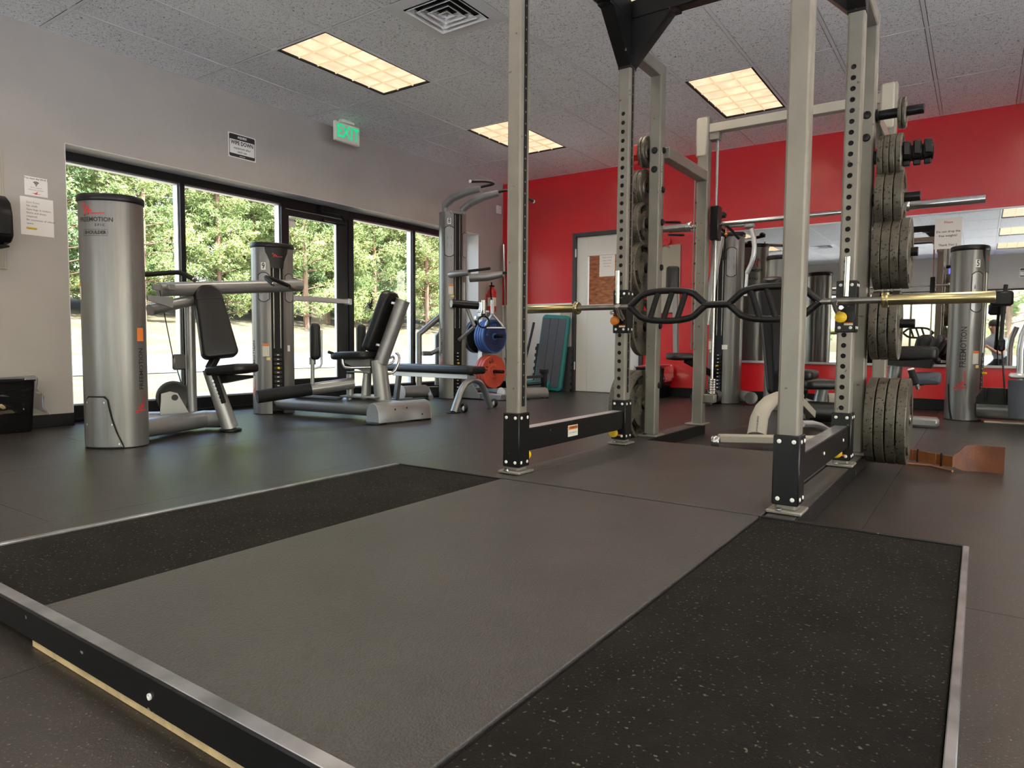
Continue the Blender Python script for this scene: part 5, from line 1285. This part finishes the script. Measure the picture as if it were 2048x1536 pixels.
# ------------------------------------------------------------------ signs and papers
EY, EZ = V((0, 1, 0)), V((0, 0, 1))
def wipe_sign(O, ex, lab):
    O = V(O); ex = V(ex); n = ex.cross(EZ); n = V((n.x, n.y, n.z))
    w_, h_ = .292, .225
    t = MB().prism(rrect(w_, h_, .006, 3), .002, O, ex, EZ).build('wall_sign', 'lblue'); tag(t, lab, 'sign', None)
    k = n*.0024
    MB().prism(rrect(w_-.018, h_-.018, .014, 4), .0004, O+n*.0021, ex, EZ).build('black_border', 'ink', t)
    MB().prism(rrect(w_-.030, .128, .004, 2), .0004, O+n*.0026-EZ*.010, ex, EZ).build('white_field', 'lblue', t)
    k = n*.0032
    text('AQUIDS', .026, O+k+EZ*.080, ex, EZ, 'lblue', t, .0012, 'sign_word'); text('WIPE DOWN', .050, O+k+EZ*.026, ex, EZ, 'ink', t, .0016, 'sign_word', None, .80)
    text('equipment after', .028, O+k-EZ*.020, ex, EZ, 'ink', t, .0003, 'sign_word'); text('each use', .028, O+k-EZ*.052, ex, EZ, 'ink', t, .0003, 'sign_word'); text('aquids.com', .013, O+k-EZ*.090, ex, EZ, 'lblue', t, .0004, 'sign_word')
    return t
wipe_sign((WX+.001, 3.950, 2.490), (0, 1, 0), 'black and white WIPE DOWN sign high on the wall above the windows')
wipe_sign((.86, YB+.001, 2.48), (-1, 0, 0), 'WIPE DOWN sign on the wall behind the camera, seen in the mirror')

ex_ = thing('exit_sign', 'white exit sign with green letters hanging from the ceiling above the glass door', 'sign', (-5.51, 5.01, 2.965))
MB().box(-5.535, 4.840, 2.735, -5.497, 5.177, 2.930, .006).build('housing', 'sign_body', ex_)
MB().box(-5.4985, 4.850, 2.745, -5.494, 5.167, 2.920, .002).build('face', 'sign_body', ex_)
MB().box(-5.545, 4.92, 2.930, -5.485, 5.10, 2.964, .008).build('canopy', 'sign_body', ex_)
text('EXIT', .185, (-5.4935, 5.012, 2.832), EY, EZ, 'green_sign', ex_, .0035, 'exit_letters', None, .82)

p = MB().box(WX, 2.136, 1.728, WX+.0015, 2.288, 1.866, .0005).build('paper_notice', 'paper'); tag(p, 'small white wifi notice taped to the wall above the rules sheet', 'notice')
text('You want the Wi-Fi ?', .018, (WX+.002, 2.212, 1.852), EY, EZ, 'ink', p, .0002)
b = MB()
for r_ in (.010, .019, .028):
    for k in range(8):
        a = math.radians(50+10*k); c = math.radians(60+10*k); q = lambda an, rr: (WX+.002, 2.212+rr*math.cos(an), 1.803+rr*math.sin(an)); b.add([q(a, r_-.003), q(c, r_-.003), q(c, r_+.003), q(a, r_+.003)], [(0, 3, 2, 1)])
b.lathe([(.004, 0), (.004, .0002)], (WX+.002, 2.212, 1.803), (1, 0, 0), 10); b.build('wifi_symbol', 'ink', p)
for k, s_ in enumerate(('Wi-Fi network', 'Password: member')): text(s_, .013, (WX+.002, 2.212, 1.788-.017*k), EY, EZ, 'grey_ink', p)
b = MB(); b.add([(WX+.002, 2.178, 1.744), (WX+.002, 2.212, 1.750), (WX+.002, 2.206, 1.742)], [(0, 1, 2)]).add([(WX+.002, 2.200, 1.738), (WX+.002, 2.222, 1.766), (WX+.002, 2.216, 1.745), (WX+.002, 2.250, 1.746)], [(0, 1, 2), (0, 2, 3)]); b.build('red_runner_mark', 'red_ink', p)
p = MB().box(WX, 2.104, 1.437, WX+.0015, 2.322, 1.714, .0005).build('rules_sheet', 'paper'); tag(p, 'larger white sheet of printed gym rules with a yellow highlighted last line', 'notice')
for k, (s_, m_) in enumerate((('Gym Rules:', 'grey_ink'), ('No chalk', 'ink'), ('Gym bags in lockers', 'ink'), ('Shirts and shoes', 'ink'), ('required', 'ink'), ('Be courteous of others', 'ink'), ('space', 'ink'))):
    vs_, _ = text_data(s_, .020); wd = max(v[0] for v in vs_); text(s_, .020, (WX+.002, 2.142+wd, 1.676-.0255*k), EY, EZ, m_, p)
MB().box(WX+.0015, 2.140, 1.478, WX+.0018, 2.206, 1.494, 0).build('highlight', 'yellow', p); text('Thank you!', .016, (WX+.0022, 2.173, 1.486), EY, EZ, 'ink', p)
p = MB().box(-.428, RY-.012, 1.634, -.200, RY-.0095, 1.942, .0006).build('please_sheet', 'paper'); tag(p, 'white sheet asking not to drop the weights, taped to the wall mirror', 'notice')
for s_, z, m_ in (('Please', 1.898, 'red_ink'), ('Do not drop the', 1.806, 'ink'), ('free weights!', 1.764, 'ink'), ('Thank You :)', 1.672, 'ink')): text(s_, .030, (-.314, RY-.0126, z), (1, 0, 0), EZ, m_, p, .0004)

# towel dispenser, wall panel, bin at the left edge
d = thing('towel_dispenser', 'black paper towel dispenser on the wall at the left edge of the photo', 'dispenser', (WX, 1.83, 1.5))
MB().prism([(0, 0), (.15, .02), (.185, .06), (.185, .22), (.15, .31), (.09, .35), (0, .35)], .30, (WX+.002, 1.992, 1.325), (1, 0, 0), (0, 0, 1), .012).build('housing', 'black_pl', d)
MB().box(WX+.185, 1.71, 1.40, WX+.192, 1.975, 1.53, .004).build('window', 'vinyl', d)
MB().box(WX+.03, 1.72, 1.312, WX+.17, 1.97, 1.325, .003).build('towel_slot', 'hole_shade', d)
wp = thing('wall_panel', 'beige flush wall panel behind the towel dispenser', 'panel', (WX, 1.7, 1.6)); MB().box(WX, 1.45, 1.17, WX+.006, 2.006, 2.03, .002).build('panel', 'beige', wp); MB().box(WX+.006, 1.47, 1.19, WX+.010, 1.99, 2.01, .002).build('door', 'beige', wp)
def bin_(name, lab, x0, y0, x1, y1, h_, z_low, flare, seed):
    t = thing(name, lab, 'bin', ((x0+x1)/2, (y0+y1)/2, 0)); R = random.Random(seed)
    cx, cy = (x0+x1)/2, (y0+y1)/2; w_, l_ = x1-x0, y1-y0
    def loop(k, z, jit=0.):
        o = rrect(w_+2*k, l_+2*k, .035, 5); o2 = []
        for i, (a, c) in enumerate(o):
            j = jit*(noise.noise(V((a*9, c*9, z*14+seed))))
            o2.append((cx+a*(1+j), cy+c*(1+j), z + (jit*.35*noise.noise(V((a*14, c*14, seed*3.1))) if jit else 0)))
        return o2
    def skin(loops, cap=False):
        n_ = len(loops[0]); vs = sum(loops, []); fs = [(i*n_+j, i*n_+(j+1) % n_, (i+1)*n_+(j+1) % n_, (i+1)*n_+j) for i in range(len(loops)-1) for j in range(n_)]
        if cap: fs.append(tuple(range(n_))[::-1])
        return MB().add(vs, fs)
    skin([loop(-.025, .002), loop(-.02, .01), loop(0, h_), loop(.006, h_+.002), loop(.006, h_+.012), loop(-.008, h_+.012), loop(-.03, .012)], True).build('body', 'black_pl', t)
    skin([loop(-.02, h_-.16, .1), loop(-.012, h_+.01, .05), loop(-.004, h_+.024, .08), loop(.012, h_+.020, .10), loop(.018, h_-.05, .10), loop(flare*.6, (h_+z_low)/2, .16), loop(flare, z_low+.05, .2), loop(flare*1.1, z_low, .25)]).build('clear_liner', 'bag', t, 60)
    return t
bn = bin_('waste_bin', 'low black waste bin with a clear liner over its rim, below the towel dispenser', -5.772, 1.62, -5.575, 2.09, .365, .15, .035, 1)
b = MB()
for k in range(9): b.obox((-5.66+.05*math.sin(k*2.1), 1.72+.035*k, .17+.03*math.sin(k*1.7)), (.09, .07, .05), (V((1, k*.3-1, .4)), V((.3, 1, .2*k-1)), V((.1, -.2, 1))), .02)
b.build('crumpled_paper', 'ply', bn)['kind'] = 'stuff'
bin_('waste_bin', 'black bin with a clear liner against the red wall, right of the inner door', -3.50, 7.86, -3.14, 8.20, .36, .2, .02, 4)

# white alarm box, leaning bars and extinguisher in the corner
a_ = thing('alarm_box', 'small white alarm box high in the corner beside the red wall', 'alarm', (-5.74, 8.13, 2.57)); MB().box(WX, 8.07, 2.515, WX+.035, 8.165, 2.635, .006).build('housing', 'lblue', a_); MB().lathe([(.006, 0), (.006, .002)], (WX+.035, 8.117, 2.59), (1, 0, 0), 12).build('lamp', 'grey_ink', a_)
for k, (x, y, tx, ty, h_, lab) in enumerate(((-5.50, 7.98, -5.715, 8.17, 2.08, 'long steel barbell leaning upright in the corner of the red wall'), (-5.40, 8.02, -5.62, 8.21, 1.9, 'darker barbell leaning in the corner beside the longer steel one'))):
    t = thing('leaning_barbell', lab, 'barbell', (x, y, 0)); p0 = V((x, y, .025)); p1 = V((tx, ty, h_)); d_ = (p1-p0).normalized()
    MB().cyl(p0, p1, .014, 14).build('shaft', 'steel', t); MB().lathe([(.024, 0), (.0245, .4), (.036, .4), (.036, .43), (.014, .43)], p0, d_, 18).build('sleeve', 'chrome' if k == 0 else 'iron_dk', t); MB().lathe([(.024, 0), (.0245, .4), (.036, .4), (.036, .43), (.014, .43)], p1, -d_, 18).build('sleeve', 'chrome' if k == 0 else 'iron_dk', t)
fe = thing('fire_extinguisher', 'red fire extinguisher on the left wall near the corner', 'extinguisher', (-5.70, 7.87, 1.1))
MB().lathe([(.05, 0), (.062, .008), (.064, .03), (.064, .27), (.05, .31), (.022, .335), (.022, .36)], (-5.705, 7.875, 1.10), (0, 0, 1), 24).build('cylinder', 'red_pl', fe)
MB().lathe([(.0645, .08), (.0648, .08), (.0648, .20), (.0645, .20)], (-5.705, 7.875, 1.10), (0, 0, 1), 24, False).build('label', 'cream_lab', fe)
MB().box(-5.73, 7.84, 1.455, -5.68, 7.91, 1.475, .004).bar((-5.70, 7.86, 1.475), (-5.66, 7.80, 1.51), .02, .008).build('handle', 'black_pl', fe)
MB().tube([(-5.70, 7.84, 1.46), (-5.66, 7.78, 1.40), (-5.65, 7.80, 1.22), (-5.65, 7.83, 1.12)], .010, 8, smooth=1).build('hose', 'black_pl', fe)
MB().box(WX, 7.83, 1.25, -5.765, 7.92, 1.35, .004).build('bracket', 'red_pl', fe)

# ------------------------------------------------------------------ bumper plate tree in the corner
pt = thing('plate_tree', 'silver plate tree holding blue and red bumper plates in the far corner', 'rack', (-5.62, 7.45, 0))
AX = V((.97, -.16, 0)).normalized(); AYY = V((.16, .97, 0)).normalized(); pb = V((-5.56, 7.44, 0))
MB().bar(pb+V((0, 0, .02)), pb+V((0, 0, 1.21)), .075, .075).build('upright', 'mill', pt)
MB().bar(pb-AX*.10+V((0, 0, .03)), pb+AX*.55+V((0, 0, .03)), .08, .05).build('base', 'silver', pt)
MB().bar(pb-AYY*.25+V((0, 0, .03)), pb+AYY*.25+V((0, 0, .03)), .08, .05).build('base', 'silver', pt)
for z in (.75, .28): MB().cyl(pb+V((0, 0, z))-AX*.22, pb+V((0, 0, z))+AX*.42, .024, 16, .002).build('plate_peg', 'iron_dk', pt)
MB().bar(pb+V((0, 0, 1.0))-AYY*.12, pb+V((0, 0, 1.0))+AYY*.28, .04, .04).build('top_arm', 'mill', pt)
def bumper(c, m_rim, m_face, lab, grp, word=None, D=.45, T=.042):
    R_ = D/2; t = thing('bumper_plate', lab, 'weight plate', c, grp)
    MB().lathe([(.03, -T/2), (R_-.045, -T/2+.004), (R_-.02, -T/2), (R_-.005, -T/2), (R_, -T/2+.006), (R_, T/2-.006), (R_-.005, T/2), (R_-.02, T/2)], c, AX, 44, False).build('rim', m_rim, t, 30)
    MB().lathe([(R_-.0202, T/2-.0005), (R_-.045, T/2-.005), (.10, T/2-.005), (.095, T/2-.001), (.055, T/2-.001), (.05, T/2-.006), (.026, T/2-.006)], c, AX, 44, False).build('face', m_face, t, 30)
    MB().lathe([(.050, T/2-.004), (.045, T/2+.002), (.028, T/2+.002), (.026, T/2-.01)], c, AX, 28, False).build('hub', m_rim, t)
    if word:
        for k, ch in enumerate(word):
            a = math.radians(150-k*17+20); cc = V(c)+AX*(T/2-.0035)+AYY*.145*math.cos(a)+EZ*.145*math.sin(a)
            text(ch, .055, cc, AYY*math.sin(a)-EZ*math.cos(a), AYY*math.cos(a)+EZ*math.sin(a), m_rim if m_face != 'plate_red' else 'iron_dk', t, .002, 'raised_letter')
    return t
for k in range(4):
    nm = ('nearest the post', 'second from the post', 'third from the post', 'outermost')[k]
    bumper(pb+V((0, 0, .745))+AX*(.105+.0445*k), 'plate_blue', 'plate_navy', 'blue bumper plate on the upper peg of the plate tree, %s' % nm, 'blue bumper plates', 'BUMPER' if k == 3 else None)
for k in range(3):
    nm = ('nearest the post', 'middle one', 'outermost')[k]
    bumper(pb+V((0, 0, .275))+AX*(.120+.052*k), 'plate_red', 'plate_red', 'red bumper plate on the lower peg of the plate tree, %s' % nm, 'red bumper plates', '25 KG' if k == 2 else None, T=.048)
for k in range(2): bumper(pb+V((0, 0, .745))-AX*(.072+.046*k), 'iron_dk', 'iron_dk', 'black bumper plate behind the post of the plate tree, ' + ('nearer the post' if k == 0 else 'nearer the window'), 'black bumper plates', None)
# cable attachments on the tree
h1 = thing('cable_attachment', 'chrome wishbone cable handle hanging at the top of the plate tree', 'handle', pb+AX*.25)
c = V((-5.279, 7.301, 1.224)); c2 = V((-5.278, 7.301, 1.040)); MB().cyl(c, c2, .024, 14, .003).build('grip', 'mill', h1)
MB().tube([c2, c2+V((-.06, -.05, -.12)), c2+V((-.07, -.06, -.17))], .016, 10).build('arm', 'mill', h1); MB().tube([c2, c2+V((.09, .06, -.12)), c2+V((.12, .08, -.17))], .016, 10).build('arm', 'mill', h1)
MB().bar(c2+V((-.1, -.08, -.18)), c2+V((.14, .10, -.18)), .02, .02).build('hanger', 'mill', h1)
h2 = thing('cable_attachment', 'black rope loop with a chrome swivel on the plate tree', 'handle', pb+AX*.12)
c = V((-5.351, 7.199, 1.220)); MB().cyl(c, c-V((0, 0, .14)), .026, 12, .003).build('swivel_post', 'chrome', h2); MB().ball(c-V((0, 0, .17)), .045, 12).build('swivel', 'chrome', h2); MB().bar(c+V((-.06, -.05, -.15)), c+V((.06, .05, -.15)), .03, .03, .008).build('cross_pin', 'mill', h2)
MB().tube([c+V((.055*math.cos(a), .05*math.cos(a), -.285+.075*math.sin(a))) for a in [2*PI*k/16 for k in range(17)]], .012, 8).build('loop', 'black_pl', h2)

# low black frame and leaning stick beside the steps
lf = thing('push_sled', 'low black steel frame with a thin raised push pole by the step platforms', 'sled', (-4.75, 7.3, 0))
MB().tube([(-4.701, 7.099, 0.149), (-4.643, 7.320, 0.922)], .017, 10).build('push_pole', 'black_pl', lf)
MB().tube([(-4.680, 7.113, 0.137), (-4.512, 7.292, 0.160)], .02, 10).build('rail', 'black_pl', lf)
MB().bar((-4.738, 7.108, 0.223), (-4.479, 7.332, 0.248), .05, .035).build('rail', 'black_pl', lf)
q = V((-4.490, 7.326, 0.248)); MB().bar((q.x, q.y, .0), q+V((0, 0, .05)), .06, .06).build('upright', 'black_pl', lf)
MB().bar(q+V((-.05, 0, .06)), q+V((.05, .0, .06)), .06, .05).build('clamp', 'black_pl', lf)
MB().box(-5.0, 7.08, .0, -4.7, 7.20, .05, .01).build('skid', 'black_pl', lf)
MB().cyl((-4.720, 7.120, 0.624), (-4.639, 7.157, 0.637), .016, 10).build('side_peg', 'black_pl', lf)
# step platforms and foam mats against the white wainscot
def leaner(lab, name, bot, topp, ex, w_, outm, inm, th):
    t = thing(name, lab, 'step' if 'step' in name else 'mat', bot); b0, b1 = V(bot), V(topp); ey = (b1-b0).normalized(); ex = V(ex); ex = (ex-ey*ex.dot(ey)).normalized(); L = (b1-b0).length; n_ = ex.cross(ey)
    return t, b0, b1, ex, ey, L, n_
t, b0, b1, ex, ey, L, n_ = leaner('teal step platform with a grey ribbed top leaning on the white wall', 'step_platform', (-4.845, 8.00, .01), (-4.795, 8.155, 1.045), (1, .12, 0), .41, 0, 0, 0)
c = (b0+b1)/2
MB().pad(rrect(.415, L, .055, 6, .405), .085, .022, c+n_*0, ex, ey, .001).build('shell', 'teal', t)
for k in range(3): MB().obox(c+n_*.046+ex*(k-1)*.118-ex*.008, (.114, L-.10, .012), (ex, ey, n_), .004).build('tread', 'slate', t)
t, b0, b1, ex, ey, L, n_ = leaner('short second step platform lying low behind the teal one', 'step_platform', (-5.02, 8.03, .012), (-5.02, 8.03, .07), (1, .12, 0), .3, 0, 0, 0)
MB().pad(rrect(.44, .13, .04, 6), .30, .03, V((-5.0, 8.0, .075)), (1, .1, 0), (0, 0, 1), .001).build('shell', 'teal', t); MB().obox((-5.0, 7.84, .075), (.36, .02, .06), None, .005).build('tread', 'slate', t)
def foam(lab, bx, by, tx_, ty_, w_, h_):
    t = thing('foam_mat', lab, 'mat', (bx, by, 0), 'interlocking foam mats'); o = []
    n_ = 7
    for k in range(n_*2+1): o.append((w_/2 + (.018 if k % 2 else 0), -h_/2+h_*k/(n_*2))); o.append((w_/2 + (.018 if k % 2 else 0), -h_/2+h_*(k+.9)/(n_*2))) if k < n_*2 else None
    for k in range(n_*2, -1, -1): o.append((-w_/2 - (.018 if k % 2 else 0), -h_/2+h_*k/(n_*2))); o.append((-w_/2 - (.018 if k % 2 else 0), -h_/2+h_*(k-.9)/(n_*2))) if k > 0 else None
    b0, b1 = V((bx, by, .002)), V((tx_, ty_, h_*.985)); ey = (b1-b0).normalized(); ex = V((1, .08, 0)); MB().prism(o, .014, (b0+b1)/2, ex, ey).build('sheet', 'foam', t); return t
foam('dark foam mat with toothed edges leaning left of the teal step', -4.98, 8.13, -4.97, 8.225, .36, .66)
foam('dark foam mat with toothed edges leaning right of the teal step', -4.76, 8.15, -4.77, 8.20, .36, .62)
cb = thing('cream_board', 'narrow cream board standing between the teal step and the door frame', 'board', (-4.65, 8.2, 0)); MB().obox((-4.70, 8.205, .55), (.16, .018, 1.08), (V((1, 0, 0)), V((0, 1, -.02)), V((0, .02, 1))), .004).build('panel', 'beige', cb)
# notice board on the red wall
nb = thing('notice_board', 'pale beige board with a red bow on the red wall, right of the inner door', 'board', (-3.3, RY, 1.4))
MB().box(-3.52, RY-.02, 1.05, -3.085, RY-.001, 1.895, .004).build('panel', 'beige', nb)
MB().prism([(0, 0), (.05, .03), (.06, -.03), (.02, -.06), (.05, -.10), (-.01, -.05), (-.06, -.08), (-.06, .03)], .015, (-3.27, RY-.022, 1.95), (1, 0, 0), (0, 0, 1)).build('bow', 'red_pl', nb)
# screens on the wall behind the camera, seen in the mirror
for lab, x0, z0, w_, h_ in (('flat television high on the wall behind the camera, seen in the mirror', .02, 2.26, .85, .48), ('small blue lit screen on the wall behind the camera, seen in the mirror', -4.0, 1.93, .4, .26)):
    tv = thing('wall_television', lab, 'television', (x0, YB, z0)); MB().box(x0-w_, YB+.02, z0, x0, YB+.08, z0+h_, .006).build('housing', 'black_pl', tv); MB().box(x0-w_+.02, YB+.08, z0+.02, x0-.02, YB+.082, z0+h_-.02, 0).build('screen', 'screen', tv); MB().box(x0-w_/2-.05, YB, z0+.1, x0-w_/2+.05, YB+.02, z0+h_-.1, .002).build('bracket', 'black_mt', tv)

# ------------------------------------------------------------------ the kneeling photographer, seen only in the mirror
def person():
    cp = V((0, 0, .6628)); F_ = V((fw.x, fw.y, 0)).normalized(); S_ = V((F_.y, -F_.x, 0))
    P = lambda f_, s_, z: cp*0 + F_*f_ + S_*s_ + V((0, 0, z))
    vs, es, rs = [], [], []
    def chain(pts, start=None):
        prev = start
        for p, r_ in pts:
            vs.append(p); rs.append(r_); i = len(vs)-1
            if prev is not None: es.append((prev, i))
            prev = i
        return prev
    pel = chain([(P(-.62, 0, .30), .145)]); wst = chain([(P(-.56, 0, .46), .125)], pel); ch = chain([(P(-.46, 0, .66), .140), ], wst); up_ = chain([(P(-.42, 0, .80), .105)], ch)
    nk = chain([(P(-.38, 0, .90), .052), (P(-.35, 0, .955), .055), (P(-.335, 0, 1.03), .088), (P(-.34, 0, 1.10), .078)], up_)
    for s_ in (-1, 1):
        hip = chain([(P(-.60, .10*s_, .28), .095), (P(-.34, .17*s_, .16), .075), (P(-.16, .19*s_, .065), .058), (P(-.36, .19*s_, .058), .055), (P(-.58, .17*s_, .05), .038), (P(-.68, .17*s_, .035), .035)], pel)
        hand = chain([(P(-.42, .155*s_, .78), .066), (P(-.33, .235*s_, .60), .045), (P(-.22, .26*s_, .49), .040), (P(-.10, .17*s_, .58), .031), (P(-.055, .105*s_, .635), .024), (P(-.045, .088*s_, .650), .024)], up_)
        for k in range(4):
            z = .674-.016*k; chain([(P(-.038, .085*s_, z), .0085), (P(-.014, .088*s_, z+.004), .008), (P(.004, .076*s_, z+.004), .0075), (P(.004, .058*s_, z+.003), .0065)], hand)
        chain([(P(-.050, .072*s_, .648), .010), (P(-.040, .055*s_, .640), .009), (P(-.036, .038*s_, .640), .0075)], hand)
    me = bpy.data.meshes.new('person'); me.from_pydata([tuple(v) for v in vs], es, []); o = bpy.data.objects.new('person', me); COL.objects.link(o)
    m = o.modifiers.new('skin', 'SKIN'); m.use_smooth_shade = True; sv = me.skin_vertices[0].data
    for i, r_ in enumerate(rs): sv[i].radius = (r_, r_); sv[i].use_root = (i == 0)
    o.modifiers.new('sub', 'SUBSURF').levels = 1
    dg = bpy.context.evaluated_depsgraph_get(); nm = bpy.data.meshes.new_from_object(o.evaluated_get(dg)); o.modifiers.clear(); o.data = nm
    for k in ('skin', 'shirt', 'denim'): nm.materials.append(M[k])
    for p in nm.polygons:
        c = p.center; f_ = c.dot(F_); s_ = abs(c.dot(S_)); p.use_smooth = True
        if c.z < .42 and (c.z < .34 or f_ < -.45): p.material_index = 2
        elif c.z > .905 or (s_ > .20 and c.z < .62 and f_ > -.36) or f_ > -.25: p.material_index = 0
        else: p.material_index = 1
    tag(o, 'person kneeling in dark trousers and pale shirt taking the photo, seen in the mirror', 'person')
    hd = P(-.335, 0, 1.06)
    b = MB(); 
    for s_ in (-1, 1): b.ball(hd+F_*.078+S_*.032*s_+V((0, 0, -.005)), .012, 10)
    b.build('eyes', 'denim', o); MB().ball(hd+F_*.095+V((0, 0, -.035)), .018, 10, (1, 1, 1.4)).build('nose', 'skin', o); MB().ball(hd+F_*.080+V((0, 0, -.068)), .018, 10, (1.2, 1.2, .3)).build('mouth', 'red_ink', o)
    for s_ in (-1, 1): MB().ball(hd+S_*.090*s_+V((0, 0, -.015)), .026, 10, (.6, .6, 1.1)).build('ear', 'skin', o)
    MB().ball(hd-F_*.022+V((0, 0, .035)), .103, 16, (1, 1, .95)).build('hair', 'hair', o)
    t = thing('phone', 'black phone held sideways by the kneeling person', 'phone', tuple(cp-fw*.03)); pr = rt; pu = up
    MB().obox(cp-fw*.016, (.158, .076, .008), (rt, up, fw), .003).build('body', 'black_pl', t); MB().obox(cp-fw*.0205, (.150, .070, .001), (rt, up, fw), 0).build('screen', 'screen', t)
person()
